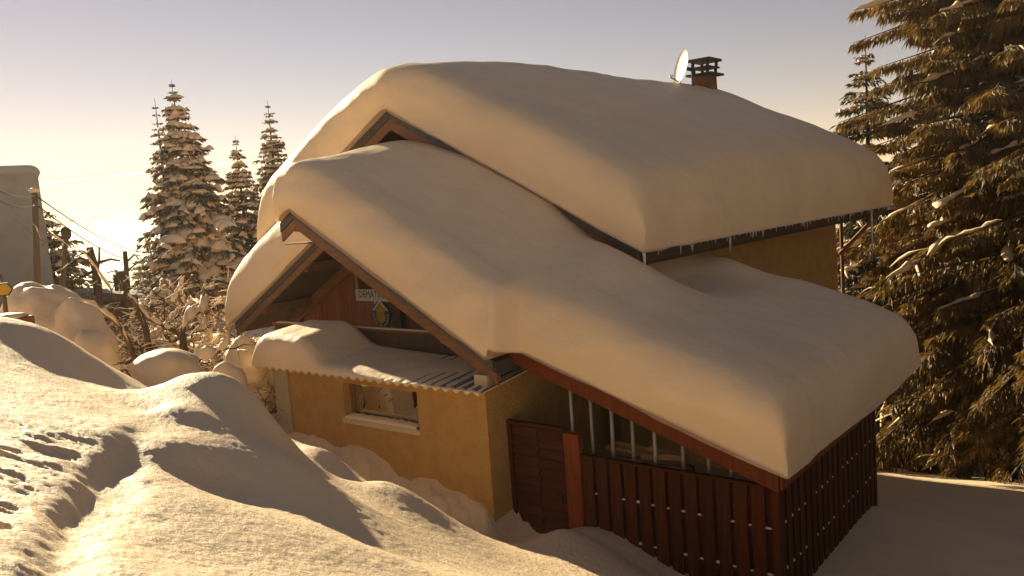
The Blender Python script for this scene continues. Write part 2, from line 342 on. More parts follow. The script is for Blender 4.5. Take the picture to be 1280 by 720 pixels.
# --- walls
def front_wall():
    x0, x1, y0, y1, z0, z1 = -11.85, -7.12, 8.0, 8.28, -5.6, -2.44
    wx0, wx1, wz0, wz1 = -10.10, -8.44, -3.23, -2.64
    m = MB()
    xs = [x0, wx0, wx1, x1]; zs = [z0, wz0, wz1, z1]
    for yy, flip in ((y0, False), (y1, True)):
        for i in range(3):
            for k in range(3):
                if i == 1 and k == 1: continue
                q = [(xs[i], yy, zs[k]), (xs[i+1], yy, zs[k]), (xs[i+1], yy, zs[k+1]), (xs[i], yy, zs[k+1])]
                m.add(q[::-1] if flip else q, [(0, 1, 2, 3)])
    for (a, b, c, d) in ((x0, x0, z0, z1), (x1, x1, z0, z1), (wx0, wx0, wz0, wz1), (wx1, wx1, wz0, wz1)):
        m.add([(a, y0, c), (a, y1, c), (a, y1, d), (a, y0, d)], [(0, 1, 2, 3)])
    for (a, b, c) in ((x0, x1, z0), (x0, x1, z1), (wx0, wx1, wz0), (wx0, wx1, wz1)):
        m.add([(a, y0, c), (b, y0, c), (b, y1, c), (a, y1, c)], [(0, 1, 2, 3)])
    w = m.build('front_wall', 'stucco', chalet)
    win = MB(); t = .055; yy0, yy1 = 8.13, 8.20
    win.box(wx0+.002, wx0+t+.03, yy0, yy1, wz0+.03, wz1); win.box(wx1-t*.4, wx1-.002, yy0, yy1, wz0+.03, wz1)
    win.box(wx0+t+.03, wx1-t*.4, yy0, yy1, wz1-t*.5, wz1-.002); win.box(wx0+t+.03, wx1-t*.4, yy0, yy1, wz0+.032, wz0+t)
    wo_ = win.build('window', 'frame', chalet)
    MB().box(wx0+t+.03, wx1-t*.4, 8.155, 8.165, wz0+t, wz1-t*.5).build('pane', 'glass', wo_)
    part_box('sill', 'pale', wo_, wx0-.03, wx1+.03, 7.95, 8.13, wz0-.05, wz0+.03)
    # dark room behind the pane
    s = MB(); rng = random.Random(4)
    n = 26; top = []; 
    vs_ = []; fs_ = []
    for i in range(n+1):
        x = wx0+.03+(wx1-wx0-.06)*i/n; h = .028+.028*abs(math.sin(i*1.1))+rng.random()*.02
        vs_ += [(x, 7.965, wz0+.031), (x, 7.962+.01*rng.random(), wz0+.031+h*.8), (x, 8.06, wz0+.031+h), (x, 8.125, wz0+.031+h*.9)]
    for i in range(n):
        for k in range(3): fs_.append((i*4+k, i*4+4+k, i*4+5+k, i*4+1+k))
    tag(mesh('sill_snow', vs_, fs_, 'snow_tree', smooth=True), 'thin crust of snow lying along the window sill', 'snow')
front_wall()
part_box('corner_board', 'pale', chalet, -11.88, -11.5, 7.955, 7.998, -5.5, -2.5)
for z in (-2.98, -3.22): part_box('hinge', 'metal', chalet, -11.93, -11.86, 7.97, 8.0, z, z+.07)
part_box('side_wall', 'stucco', chalet, -7.38, -7.12, 8.282, 11.0, -5.6, -2.0)
part_box('side_wall', 'stucco', chalet, -11.85, -11.6, 8.282, 9.04, -5.6, -2.46)
part_box('side_wall', 'stucco', chalet, -7.16, -6.9, 11.002, 22.3, -9.5, -.98)
part_box('side_wall', 'stucco', chalet, -14.5, -14.24, 10.62, 22.3, -9.5, -.98)
part_box('rear_wall', 'stucco', chalet, -14.238, -7.162, 22.05, 22.298, -9.5, -.98)
MB().prism([(-14.238, 22.05, -.978), (-7.162, 22.05, -.978), (XU, 22.05, zup(XU)-.3)], (0, .248, 0)).build('rear_gable', 'stucco', chalet)
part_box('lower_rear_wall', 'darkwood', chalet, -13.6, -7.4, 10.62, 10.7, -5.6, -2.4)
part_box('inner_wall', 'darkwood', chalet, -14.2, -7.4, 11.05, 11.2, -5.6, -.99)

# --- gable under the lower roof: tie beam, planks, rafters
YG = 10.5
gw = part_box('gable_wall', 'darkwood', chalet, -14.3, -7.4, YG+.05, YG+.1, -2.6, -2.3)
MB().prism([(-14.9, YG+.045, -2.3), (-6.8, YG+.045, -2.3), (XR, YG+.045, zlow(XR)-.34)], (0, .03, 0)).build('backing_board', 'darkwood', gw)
beam = part_box('tie_beam', 'darkwood', chalet, -13.3, -7.4, 9.06, 9.2, -2.32, -2.012)
part_box('beam_cap', 'beam', beam, -13.35, -7.4, 9.03, 9.24, -2.01, -1.97)
MB().box(-13.2, -9.0, 9.032, 9.12, -1.969, -1.955).build('snow_line', 'snow_tree', beam)
pw = .135
x = XR-3.75
while x < XR+3.6:
    xa, xb = x, x+pw-.006; za = zlow(xa)-.34; zb = zlow(xb)-.34
    if min(za, zb) > -2.2:
        if -12.5 < x < -11.65: za = zb = -1.52
        if xa < XR < xb: zz = zlow(XR)-.34; poly = [(xa, YG+.015, -2.28), (xb, YG+.015, -2.28), (xb, YG+.015, zb), (XR, YG+.015, zz), (xa, YG+.015, za)]
        else: poly = [(xa, YG+.015, -2.28), (xb, YG+.015, -2.28), (xb, YG+.015, zb), (xa, YG+.015, za)]
        MB().prism(poly, (0, .026, 0)).build('plank', 'plank', gw, bevel=.004)
    x += pw
part_box('post', 'darkwood', gw, -11.47, -11.2, YG-.12, YG+.013, -2.28, -.9)
part_box('edge_trim', 'pale', gw, -12.53, -12.505, YG-.01, YG+.012, -1.52, -1.25)

def slope_board(name, mat, parent, xa, xb, zf, y0, y1, top, depth, bevel=.006):
    """a board that follows a roof slope between xa and xb, its top edge `top` below the roof line"""
    p = [(xa, y0, zf(xa)-top), (xb, y0, zf(xb)-top), (xb, y0, zf(xb)-top-depth), (xa, y0, zf(xa)-top-depth)]
    return MB().prism(p, (0, y1-y0, 0)).build(name, mat, parent, bevel=bevel)
# rafters seen under the overhang
for y in (YG-.12,):
    slope_board('rafter', 'beam', chalet, XEL+.25, XR-.06, zlow, y, y+.12, .12, .22)
    slope_board('rafter', 'beam', chalet, XR+.06, XER-.2, zlow, y, y+.12, .12, .22)
for x in (-13.9, -12.4):
    part_box('purlin', 'beam', chalet, x-.07, x+.07, YB2+.05, YG-.13, zlow(x)-.30, zlow(x)-.13)
part_box('purlin', 'beam', chalet, XR-.08, XR+.08, YB1+.06, YG-.13, zlow(XR)-.36, zlow(XR)-.17)
part_box('purlin', 'beam', chalet, -7.9, -7.76, YB1+.07, YG-.13, zlow(-7.83)-.34, zlow(-7.83)-.13)
part_box('purlin_end', 'pale', chalet, -7.23, -7.0, YB1-.03, 8.2, -2.42, -2.27)
# roof decks
def deck(name, mat, x0, x1, zf, y0, y1, t, top=.0):
    return MB().prism([(x0, y0, zf(x0)-top), (x1, y0, zf(x1)-top), (x1, y0, zf(x1)-top-t), (x0, y0, zf(x0)-top-t)], (0, y1-y0, 0)).build(name, mat, chalet)
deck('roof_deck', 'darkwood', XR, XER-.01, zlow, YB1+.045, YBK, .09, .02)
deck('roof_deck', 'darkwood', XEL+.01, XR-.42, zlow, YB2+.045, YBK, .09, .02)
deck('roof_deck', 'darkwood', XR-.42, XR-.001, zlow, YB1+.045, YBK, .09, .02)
# verge: dark metal strip above a brown barge board
slope_board('verge_flashing', 'slate', chalet, XR, XER, zlow, YB1, YB1+.043, 0, .135, .004)
slope_board('barge_board', 'beam', chalet, XR, XER+.06, zlow, YB1+.012, YB1+.06, .137, .16)
slope_board('verge_flashing', 'slate', chalet, XR-.37, XR-.001, zlow, YB1, YB1+.043, 0, .15, .004)
slope_board('barge_board', 'beam', chalet, XR-.37, XR-.001, zlow, YB1+.012, YB1+.06, .152, .15)
part_box('apex_shelf', 'beam', chalet, XR-.37, XR+.25, YB1+.065, YB1+.5, zlow(XR)-.56, zlow(XR)-.535)
slope_board('verge_flashing', 'slate', chalet, XEL, XR-.375, zlow, YB2, YB2+.043, 0, .12, .004)
slope_board('barge_board', 'beam', chalet, XEL+.04, XR-.375, zlow, YB2+.012, YB2+.06, .122, .15)
part_box('eave_board', 'beam', chalet, XEL-.02, XEL+.01, YB2+.05, YBK, zlow(XEL)-.2, zlow(XEL)-.02)
part_box('eave_board', 'slate', chalet, XER-.005, XER+.02, YB1+.05, YBK, zlow(XER)-.2, zlow(XER)-.02)

# --- corrugated canopy over the front room
def corrugated():
    x0, x1, y0, y1 = -12.12, -6.93, 7.78, 9.05
    n = 27*8; v = []; f = []
    for i in range(n+1):
        x = x0+(x1-x0)*i/n; ph = (i % 8)/8.0
        c = .028*(math.cos(2*math.pi*ph))
        for y, z in ((y0, -2.45), (y1, -2.32)):
            v += [(x, y, z+c), (x, y, z+c-.008)]
    for i in range(n):
        a = i*4; b = a+4
        f += [(a, b, b+2, a+2), (a+1, a+3, b+3, b+1), (a, a+1, b+1, b), (a+2, b+2, b+3, a+3)]
    return mesh('corrugated_canopy', v, f, 'tin', chalet, True)
corrugated()

# --- upper roof
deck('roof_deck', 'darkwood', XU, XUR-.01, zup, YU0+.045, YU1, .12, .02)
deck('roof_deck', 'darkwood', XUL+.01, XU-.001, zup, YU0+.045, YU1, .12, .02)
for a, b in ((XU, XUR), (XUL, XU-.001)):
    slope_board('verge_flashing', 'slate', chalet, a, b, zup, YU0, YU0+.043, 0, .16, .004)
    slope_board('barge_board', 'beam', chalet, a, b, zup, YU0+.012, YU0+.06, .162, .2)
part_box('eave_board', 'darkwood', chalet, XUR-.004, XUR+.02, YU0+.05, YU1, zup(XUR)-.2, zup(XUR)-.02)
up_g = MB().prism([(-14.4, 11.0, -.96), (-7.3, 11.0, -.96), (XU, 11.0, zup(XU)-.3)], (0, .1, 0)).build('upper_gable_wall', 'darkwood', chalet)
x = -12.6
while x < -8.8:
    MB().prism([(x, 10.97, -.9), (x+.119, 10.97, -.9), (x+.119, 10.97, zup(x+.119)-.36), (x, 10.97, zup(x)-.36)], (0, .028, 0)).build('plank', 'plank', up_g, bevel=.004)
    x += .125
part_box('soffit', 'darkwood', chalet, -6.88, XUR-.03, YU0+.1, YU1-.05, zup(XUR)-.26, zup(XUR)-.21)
pipe = MB().tube([(-6.80, 22.42, -1.0), (-6.80, 22.42, -9.3)], .05).build('downpipe', 'chimney', chalet, True)
MB().tube([(-6.83, 22.31, -2.05), (-6.0, 22.95, -1.05)], .06, 6).build('eave_brace', 'beam', chalet)

# --- chimney with its slab cap
ch = MB(); CXm, CYm = -10.25, 21.9
def tap(m, x, y, z0, z1, a0, a1, b0, b1):
    m.add([(x-a0, y-b0, z0), (x+a0, y-b0, z0), (x+a0, y+b0, z0), (x-a0, y+b0, z0), (x-a1, y-b1, z1), (x+a1, y-b1, z1), (x+a1, y+b1, z1), (x-a1, y+b1, z1)], BOXF)
tap(ch, CXm, CYm, 1.2, 3.10, .27, .22, .33, .28)
cho = ch.build('chimney', 'chimney', chalet, bevel=.01)
def slab(z, t, a, b): part_box('chimney_slab', 'soot_gap_shade', cho, CXm-a, CXm+a, CYm-b, CYm+b, z, z+t)
slab(3.102, .06, .38, .44); slab(3.31, .04, .30, .36); slab(3.50, .07, .34, .41)
for z0, z1, a in ((3.163, 3.308, .20), (3.352, 3.498, .22)):
    for sx in (-1, 1):
        for sy in (-1, 1): part_box('chimney_leg', 'soot_gap_shade', cho, CXm+sx*a-.035, CXm+sx*a+.035, CYm+sy*(a+.07)-.035, CYm+sy*(a+.07)+.035, z0, z1, bevel=.004)

# --- lean-to
deck('lean_to_deck', 'darkwood', -6.9, -3.26, zlean, 8.40, 14.1, .06, .02)
for y in (8.9, 10.2, 11.5, 12.8, 13.9): slope_board('rafter', 'darkwood', chalet, -6.88, -3.32, zlean, y, y+.08, .085, .14)
slope_board('front_fascia', 'redwood', chalet, -7.0, -3.27, zlean, 8.34, 8.385, 0, .245)
part_box('eave_fascia', 'redwood', chalet, -3.255, -3.225, 8.34, 14.15, zlean(-3.25)-.2, zlean(-3.25)-.005)
# corrugated roof edge peeping out below the snow along the lean-to eave
v = []; f = []
n = 46*6
for i in range(n+1):
    y = 8.4+(14.1-8.4)*i/n; c = .022*math.cos(2*math.pi*i/6)
    v += [(-3.6, y, zlean(-3.6)+.03+c), (-3.18, y, zlean(-3.18)+.03+c)]
for i in range(n): f.append((i*2, i*2+1, i*2+3, i*2+2))
mesh('lean_to_sheet', v, f, 'tin', chalet, True)
# gate
gate = part_box('gate', 'soot_gap_shade', chalet, -7.10, -6.15, 8.46, 8.49, -5.3, -3.02)  # near-black backing sheet paints the shade in the gaps between slats
part_box('gate_stile', 'gatewood', gate, -7.11, -7.05, 8.385, 8.458, -5.3, -3.0); part_box('gate_rail', 'gatewood', gate, -7.048, -6.15, 8.38, 8.458, -3.05, -3.0)
z = -3.19
while z > -5.0:
    for xa, xb in ((-7.045, -6.61), (-6.60, -6.155)):
        MB().prism([(xa, 8.395, z), (xa, 8.458, z), (xa, 8.458, z+.116), (xa, 8.440, z+.116)], (xb-xa, 0, 0)).build('slat', 'gatewood', gate, bevel=.003)
    z -= .138
part_box('gate_post', 'redwood', chalet, -6.14, -5.90, 8.36, 8.47, -5.3, -3.06)
part_box('handle', 'metal', gate, -6.24, -6.21, 8.36, 8.40, -4.05, -3.92)
# bars between fence and roof
for x in (-6.15, -5.84, -5.53, -5.23, -4.92, -4.54, -4.21, -3.93):
    MB().tube([(x, 8.6, -3.6), (x+.01, 8.6, zlean(x)-.09)], .024, 8).build('bar', 'bar', chalet, True)

# --- plank fence closing the woodshed
fence = empty('woodshed_fence', (-4.6, 8.4, -5.0), 'dark red board fence wrapped around the lean-to woodshed, snow dabs on its rails', 'fence')
ZT, ZB = -3.36, -5.25
me_f = bpy.data.meshes.new('board'); me_f.from_pydata(boxv(-.079, .079, -.011, .011, ZB, ZT), [], BOXF); me_f.materials.append(M['fencewood'])
me_s = bpy.data.meshes.new('side_board'); me_s.from_pydata(boxv(-.011, .011, -.072, .072, -5.6, ZT), [], BOXF); me_s.materials.append(M['fencewood'])
def put(me, name, loc, parent, bevel=.004):
    o = bpy.data.objects.new(name, me); COL.objects.link(o); o.parent = parent; o.location = Vector(loc)-world_loc(parent)
    if bevel:
        md = o.modifiers.new('bevel', 'BEVEL'); md.width = bevel; md.segments = 1
    return o
part_box('rail', 'fencewood', fence, -5.9, -3.37, 8.412, 8.447, -3.90, -3.815); part_box('rail', 'fencewood', fence, -5.9, -3.37, 8.412, 8.447, -4.44, -4.355)
part_box('top_rail', 'fencewood', fence, -5.898, -3.4, 8.375, 8.45, -3.355, -3.32)
SP = .206
def dab(seed, ax):
    rg = np.random.default_rng(seed); nu, nv = 9, 6; v = []
    L_ = rg.uniform(.022, .05); W_ = .018; H_ = rg.uniform(.012, .03)
    for i in range(nu):
        for j in range(nv):
            a = -1+2*i/(nu-1); an = math.pi*j/(nv-1); s = math.sqrt(max(0, 1-a*a)); q = (a*L_, math.cos(an)*W_*s, math.sin(an)*H_*s*(.8+.3*rg.random()))
            v.append(q if ax == 0 else (q[1], q[0], q[2]))
    me = bpy.data.meshes.new('snow_dab'); me.from_pydata(v, [], grid_faces(nu, nv).tolist()); me.materials.append(M['snow_tree'])
    me.polygons.foreach_set('use_smooth', [True]*len(me.polygons)); return me
DX = [dab(i, 0) for i in range(5)]; DY = [dab(i+9, 1) for i in range(5)]
i = 0; x = -5.80
while x < -3.38:
    put(me_f, 'board', (x, 8.399, 0), fence); put(me_f, 'board', (x+SP/2, 8.46, 0), fence)
    if x+SP/2 < -3.4:
        for z in [q for q in (-3.815, -4.355) if (i*5+int(q*-10)*3) % 7]: put(DX[(i+int(z*-10)) % 5], 'snow_dab', (x+SP/2, 8.405, z-.01), fence, 0)
    x += SP; i += 1
part_box('corner_post', 'fencewood', fence, -3.37, -3.29, 8.38, 8.47, -5.3, -3.31)
part_box('rail', 'fencewood', fence, -3.378, -3.343, 8.48, 12.2, -3.90, -3.815); part_box('rail', 'fencewood', fence, -3.378, -3.343, 8.48, 12.2, -4.44, -4.355)
y = 8.56; i = 0
while y < 12.15:
    put(me_s, 'board', (-3.33, y, 0), fence); put(me_s, 'board', (-3.391, y+SP/2, 0), fence)
    if y+SP/2 < 12.1:
        for z in (-3.815, -4.355):
            if (i*7+int(z*10)) % 5: put(DY[(i+int(z*-10)) % 5], 'snow_dab', (-3.335, y+SP/2, z-.01), fence, 0)
    y += SP; i += 1
part_box('corner_post', 'fencewood', fence, -3.40, -3.31, 12.17, 12.26, -5.7, -3.36)

# --- firewood in the shed
def log_mesh(seed):
    rg = np.random.default_rng(seed); n = 7; L_ = .24+.05*rg.random(); v = []; k = 6
    prof = [(math.cos(a)*rg.uniform(.045, .085), math.sin(a)*rg.uniform(.045, .08)) for a in np.linspace(0, 2*math.pi, k, endpoint=False)]
    for s in (-1, -.3, .4, 1):
        for p in prof: v.append((s*L_, p[0]*(1+.1*rg.normal()), p[1]*(1+.1*rg.normal())))
    f = [(i*k+j, i*k+(j+1) % k, (i+1)*k+(j+1) % k, (i+1)*k+j) for i in range(3) for j in range(k)]+[tuple(range(k))[::-1], tuple(range(3*k, 4*k))]
    me = bpy.data.meshes.new('firewood_log'); me.from_pydata(v, [], f); me.materials.append(M['log']); return me
LM = [log_mesh(i) for i in range(6)]
rg = random.Random(3); c = 0
for row in range(11):
    for kx in range(3):
        for ky in range(2):
            z = -4.85+row*.145
            if row > 8 and kx == 2: continue
            o = bpy.data.objects.new('firewood_log', LM[c % 6]); COL.objects.link(o); c += 1
            o.location = (-5.52+kx*.56+rg.uniform(-.05, .05), 8.92+ky*.17+rg.uniform(-.02, .02), z)
            o.rotation_euler = (rg.uniform(0, 6.28), rg.uniform(-.12, .12), rg.uniform(-.2, .2))
            tag(o, 'split firewood log stacked behind the bars of the woodshed', 'log', 'split logs stacked in the woodshed')

# --- writing and emblem on the gable
def text_mesh(s, size):
    cu = bpy.data.curves.new('lettering', 'FONT'); cu.body = s; cu.size = size; cu.align_x = 'CENTER'; cu.align_y = 'CENTER'; cu.extrude = .001; cu.resolution_u = 2
    o = bpy.data.objects.new('tmp', cu); COL.objects.link(o); bpy.context.view_layer.update()
    me = bpy.data.meshes.new_from_object(o.evaluated_get(bpy.context.evaluated_depsgraph_get()))
    bpy.data.objects.remove(o); bpy.data.curves.remove(cu)
    return [tuple(v.co) for v in me.vertices], [tuple(p.vertices) for p in me.polygons]
def letters(dst, s, size, cx, y, cz, rot=0.0, sx=1.0):
    v, f = text_mesh(s, size); c_, s_ = math.cos(rot), math.sin(rot)
    dst.add([(cx+(p[0]*sx*c_-p[1]*s_), y-p[2], cz+(p[0]*sx*s_+p[1]*c_)) for p in v], f)
sg = empty('name_board', (-11.9, 10.4, -1.72), 'narrow pale name board with dark lettering high in the front gable', 'sign')
part_box('panel', 'white', sg, -12.46, -11.42, 10.40, 10.425, -1.73, -1.50, bevel=.003)
m = MB(); letters(m, 'DEMATIRES', .2, -11.94, 10.397, -1.60, 0, .84); m.build('lettering', 'black', sg)
em = empty('emblem_plaque', (-11.76, 10.36, -2.28), 'oval green and yellow house emblem plaque with white lettering in the gable', 'plaque')
ex, ez = -11.76, -1.985
ov = [(ex+.26*math.cos(a), 10.39, ez-.01+.27*math.sin(a)) for a in np.linspace(0, 2*math.pi, 32, endpoint=False)]
MB().prism(ov, (0, .02, 0)).build('oval_panel', 'green', em)
MB().prism([(ex-.12, 10.385, ez-.05), (ex-.10, 10.385, ez-.12), (ex, 10.385, ez-.17), (ex+.10, 10.385, ez-.12), (ex+.12, 10.385, ez-.05), (ex+.11, 10.385, ez+.07), (ex+.15, 10.385, ez+.09), (ex, 10.385, ez+.235), (ex-.15, 10.385, ez+.09), (ex-.11, 10.385, ez+.07)], (0, .0045, 0)).build('house_shape', 'yellow', em)
rfm = MB()
for s in (-1, 1):
    rfm.prism([(ex, 10.382, ez+.285), (ex+s*.215, 10.382, ez+.09), (ex+s*.19, 10.382, ez+.07), (ex, 10.382, ez+.245)][::s], (0, .0025, 0))
rfm.prism([(ex-.15, 10.3825, ez+.2), (ex-.10, 10.3825, ez+.24), (ex-.10, 10.3825, ez+.30), (ex-.15, 10.3825, ez+.28)], (0, .0025, 0))
rfm.build('white_roof_line', 'white', em)
m = MB(); letters(m, 'F', .13, ex, 10.381, ez-.01); m.build('motif', 'red', em)
m = MB(); txt = 'GITES DE FRANCE'; n = len(txt)
for i, chs in enumerate(txt):
    if chs == ' ': continue
    a = math.radians(178+184*i/(n-1)); letters(m, chs, .075, ex+.20*math.cos(a), 10.387, ez-.015+.222*math.sin(a), a+math.pi/2)
m.build('lettering', 'white', em)

# --- satellite dish
dl = Vector((-10.2, 20.55, 2.4))
dish = empty('satellite_dish', dl, 'white satellite dish beside the chimney on the snowy ridge', 'satellite dish')
dc = Vector((-10.25, 20.6, 3.24)); dn = Vector((-.60, -.76, .25)).normalized()
aa = dn.cross(Vector((0, 0, 1))).normalized(); bb = aa.cross(dn).normalized()
v = []; f = []; K = 28; NR = 6
for side in (0, 1):
    for i in range(NR+1):
        q = i/NR
        for j in range(K):
            an = 2*math.pi*j/K; p = dc+aa*(math.cos(an)*q*.40)+bb*(math.sin(an)*q*.46)+dn*(.085*q*q-side*.012); v.append(tuple(p))
n0 = (NR+1)*K
for s in (0, 1):
    for i in range(NR):
        for j in range(K):
            q = (s*n0+i*K+j, s*n0+i*K+(j+1) % K, s*n0+(i+1)*K+(j+1) % K, s*n0+(i+1)*K+j); f.append(q if s else q[::-1])
for j in range(K): f.append((NR*K+j, NR*K+(j+1) % K, n0+NR*K+(j+1) % K, n0+NR*K+j))
mesh('reflector', v, f, 'dish', dish, True)
back = dc-dn*.05
MB().tube([tuple(back), tuple(back-dn*.22)], .05).build('bracket', 'metal', dish)
MB().tube([(back-dn*.2+Vector((0, 0, .12))).to_tuple(), (back-dn*.2-Vector((0, 0, 1.2))).to_tuple()], .035).build('mast', 'metal', dish)
tip = dc+dn*.36-bb*.32
MB().tube([tuple(dc-bb*.42), tuple(tip)], .015, 6).build('feed_arm', 'metal', dish); MB().tube([tuple(tip), tuple(tip-dn*.1+bb*.05)], .035, 8).build('receiver_head', 'dish', dish)

# ================================================================== SNOW ON THE ROOFS
def esamp(L_, r0, p0, r1, p1, nint, ne=11):
    e = np.linspace(0, 1, ne)
    d0 = r0*(1-(1-e**p0)**(1/p0)); d1 = r1*(1-(1-e**p1)**(1/p1))
    mid = np.linspace(r0, L_-r1, nint)[1:-1]
    return np.concatenate([d0, mid, (L_-d1)[::-1]])
def efun(d, r, p):
    t = 1-np.clip(d/r, 0, 1); return (1-t**p)**(1/p)
def slab_mesh(name, X, Y, ZTOP, ZBOT, parent=None):
    nu, nv = X.shape
    ed = np.zeros((nu, nv), bool); ed[0] = ed[-1] = True; ed[:, 0] = ed[:, -1] = True
    vt = np.stack([X, Y, ZTOP], -1).reshape(-1, 3); f = grid_faces(nu, nv)
    idx = np.arange(nu*nv).reshape(nu, nv).copy(); inner = ~ed; cnt = inner.sum(); idx2 = idx.copy(); idx2[inner] = nu*nv+np.arange(cnt)
    vb = np.stack([X, Y, ZBOT], -1)[inner]; g = idx2.ravel()[f][:, ::-1]
    o = mesh(name, np.concatenate([vt, vb]), np.concatenate([f, g]), 'snow_roof', parent, True); return o

def upper_snow():
    xl, xr, y0, y1 = XUL-.06, XUR+.10, YU0-.08, YU1+.08
    px = esamp(xr-xl, .5, 2.5, .72, 4.2, 90, 18); py = esamp(y1-y0, .60, 3.4, 1.3, 2.6, 120, 18)
    DXm, DYm = np.meshgrid(px, py, indexing='ij'); X = xl+DXm; Y = y0+DYm
    zb = ZU-MU*np.abs(X-XU)+.012
    zt0 = ZU-MU*(np.sqrt((X-XU)**2+.8**2)-.8)
    T = .80+.30*sstep(10.2, 14, Y)+.08*fbm(X*.35, Y*.35, 0, 2, 3)
    E = efun(DXm, .5, 2.5)*efun(xr-xl-DXm, .72, 4.2)*efun(DYm, .60, 3.4)*efun(y1-y0-DYm, 1.3, 2.6)
    zt = zb+(zt0+T-zb)*E+.02*fbm(X*1.6, Y*1.6, zt0*1.6, 3, 13)*E
    # slumping bulge of the eave face and front face
    zt = zt-.035*np.abs(fbm(Y*1.3, X*1.3, 0, 3, 81))*(1-sstep(.2, .75, E))
    bulge = 4*E*(1-E)
    near_r = 1-sstep(0, .6, xr-xl-DXm); near_f = 1-sstep(0, .6, DYm)
    X = X+near_r*bulge*(.07+.05*fbm(Y*.9, zt*1.5, 0, 3, 21)); Y = Y-near_f*bulge*(.05+.04*fbm(X*.8, zt*1.4, 0, 3, 23))
    o = slab_mesh('roof_snow', X, Y, zt, zb)
    tag(o, 'thick rounded snow blanket on the main upper roof below the chimney', 'snow')
upper_snow()

def lower_snow():
    xl, xr = XEL-.10, -3.14
    e0 = np.sort(np.concatenate([esamp(xr-xl, .5, 2.5, .55, 4.0, 130, 18), -xl-11.28+np.linspace(-.14, .14, 9), -xl-6.75+np.linspace(-.2, .2, 9)]))
    XX = xl+e0
    yf = YB2-.06+(YB1-.05-(YB2-.06))*sstep(-11.38, -11.2, XX)+(8.27-(YB1-.05))*sstep(-6.85, -6.6, XX)
    yb = 14.25+0*XX
    ne = 18; nint = 90
    rows = []
    for a, b, x in zip(yf, yb, XX): rows.append(esamp(b-a, .50, 3.4, .9, 2.4, nint, ne))
    DYm = np.array(rows); L_ = (yb-yf)[:, None]; X = XX[:, None]+0*DYm; Y = yf[:, None]+DYm; DXm = e0[:, None]+0*DYm
    zg = ZR-ML*np.abs(X-XR); zl = -1.925-.331*(X+6.9)
    zb = np.where((X < XER) & ((Y < YBK) | (X < -7.2)), zg, zl)+.012
    sg_ = ZR-ML*(np.sqrt((X-XR)**2+.5**2)-.5)
    lean = sstep(-7.5, -6.1, X)
    T_g = .80+.46*sstep(8.2, 10.3, Y)*sstep(-11.4, -8.6, X)+.22*sstep(8.2, 10.3, Y)
    wallside = 1-sstep(-6.0, -4.6, X)
    T_l = .98-.27*wallside*sstep(10.4, 11.5, Y)+.26*np.exp(-((X+5.95)/.7)**2)*np.exp(-((Y-13.2)/.6)**2)+.46*np.exp(-((X+6.3)/1.1)**2)*(1-sstep(9.7, 11.0, Y))*sstep(8.3, 9.8, Y)
    top = (sg_+T_g)*(1-lean)+(zl+T_l)*lean
    r1 = .9
    E = efun(DXm, .5, 2.5)*efun(xr-xl-DXm, .55, 4.0)*efun(DYm, .50, 3.4)*efun(L_-DYm, r1, 2.4)
    E = E*np.where(X < -7.0, 1-sstep(11.2, 12.2, Y), 1)
    zt = zb+(np.maximum(top, zb+.2)-zb)*E+.018*fbm(X*1.7, Y*1.7, top, 3, 17)*E
    bulge = 4*E*(1-E); near_r = 1-sstep(0, .5, xr-xl-DXm); near_f = 1-sstep(0, .5, DYm); near_l = 1-sstep(0, .5, DXm)
    X = X+near_r*bulge*(.05+.04*fbm(Y*.9, zt*1.5, 0, 3, 25))-near_l*bulge*.06
    Y = Y-near_f*bulge*(.05+.05*fbm(X*.9, zt*1.4, 0, 3, 27))
    # wind-frayed flakes on the sunlit front-left shoulder
    o = slab_mesh('roof_snow', X, Y, zt, zb)
    tag(o, 'deep snow over the lower front gable and lean-to woodshed roof', 'snow')
lower_snow()

def canopy_snow():
    x0, x1, y0, y1 = -12.16, -7.0, 7.74, 9.03
    px = esamp(x1-x0, .3, 2.4, .05, 2, 150, 10); py = esamp(y1-y0, .2, 2.2, .2, 2, 34, 9)
    D, G = np.meshgrid(px, py, indexing='ij'); X = x0+D; Y = y0+G
    zr_ = -2.45+(Y-7.78)/(9.05-7.78)*.13
    cor = .028*np.cos(2*math.pi*(X+12.12)/((12.12-6.93)/27))
    zb = zr_+cor+.004
    T = .40*(1-sstep(-11.0, -10.2, X+.45*(Y-7.74)*0))+.02
    thin = (.075-.095*sstep(-10.2, -8.3, X+.25*(Y-8.5))+.015*fbm(X*1.1, Y*1.1, 0, 3, 61))
    flat = zr_+.02+T+thin
    E = efun(D, .3, 2.4)*efun(G, .2, 2.2)*efun(y1-y0-G, .2, 2)
    zt = zr_+.0+(flat-zr_)*E
    zt = np.where(zt > zb, zt, zb-.02)
    o = slab_mesh('canopy_snow', X, Y, zt, zb-.03)
    tag(o, 'snow thinning from a thick hump to streaks on the corrugated canopy', 'snow')
canopy_snow()

def icicles():
    rg = random.Random(8); m = MB()
    def ic(x, y, z, l, r): m.tube([(x, y, z+.03), (x+.004, y, z-l*.5), (x+rg.uniform(-.01, .01), y, z-l)], [r, r*.6, .002], 5)
    y = YU0
    while y < YU1:
        l = .03+.12*rg.random()**3*(.4+abs(math.sin(y*2.3)))+(.14 if rg.random() < .02 else 0); ic(XUR+.06+rg.uniform(-.02, .02), y, zup(XUR)-.02, l, .014+.008*rg.random()); y += rg.uniform(.03, .14)
    x = XR
    while x < XER:
        ic(x, YB1-.03, zlow(x)+.02, .03+.05*rg.random()**2, .012); x += rg.uniform(.06, .3)
    y = 8.4
    while y < 14:
        ic(-3.17, y, zlean(-3.17)+.02, .03+.05*rg.random(), .012); y += rg.uniform(.1, .3)
    tag(m.build('icicle_fringe', 'ice', None, True), 'fringe of tiny icicles hanging along the snowy eaves', 'icicles', kind='stuff')
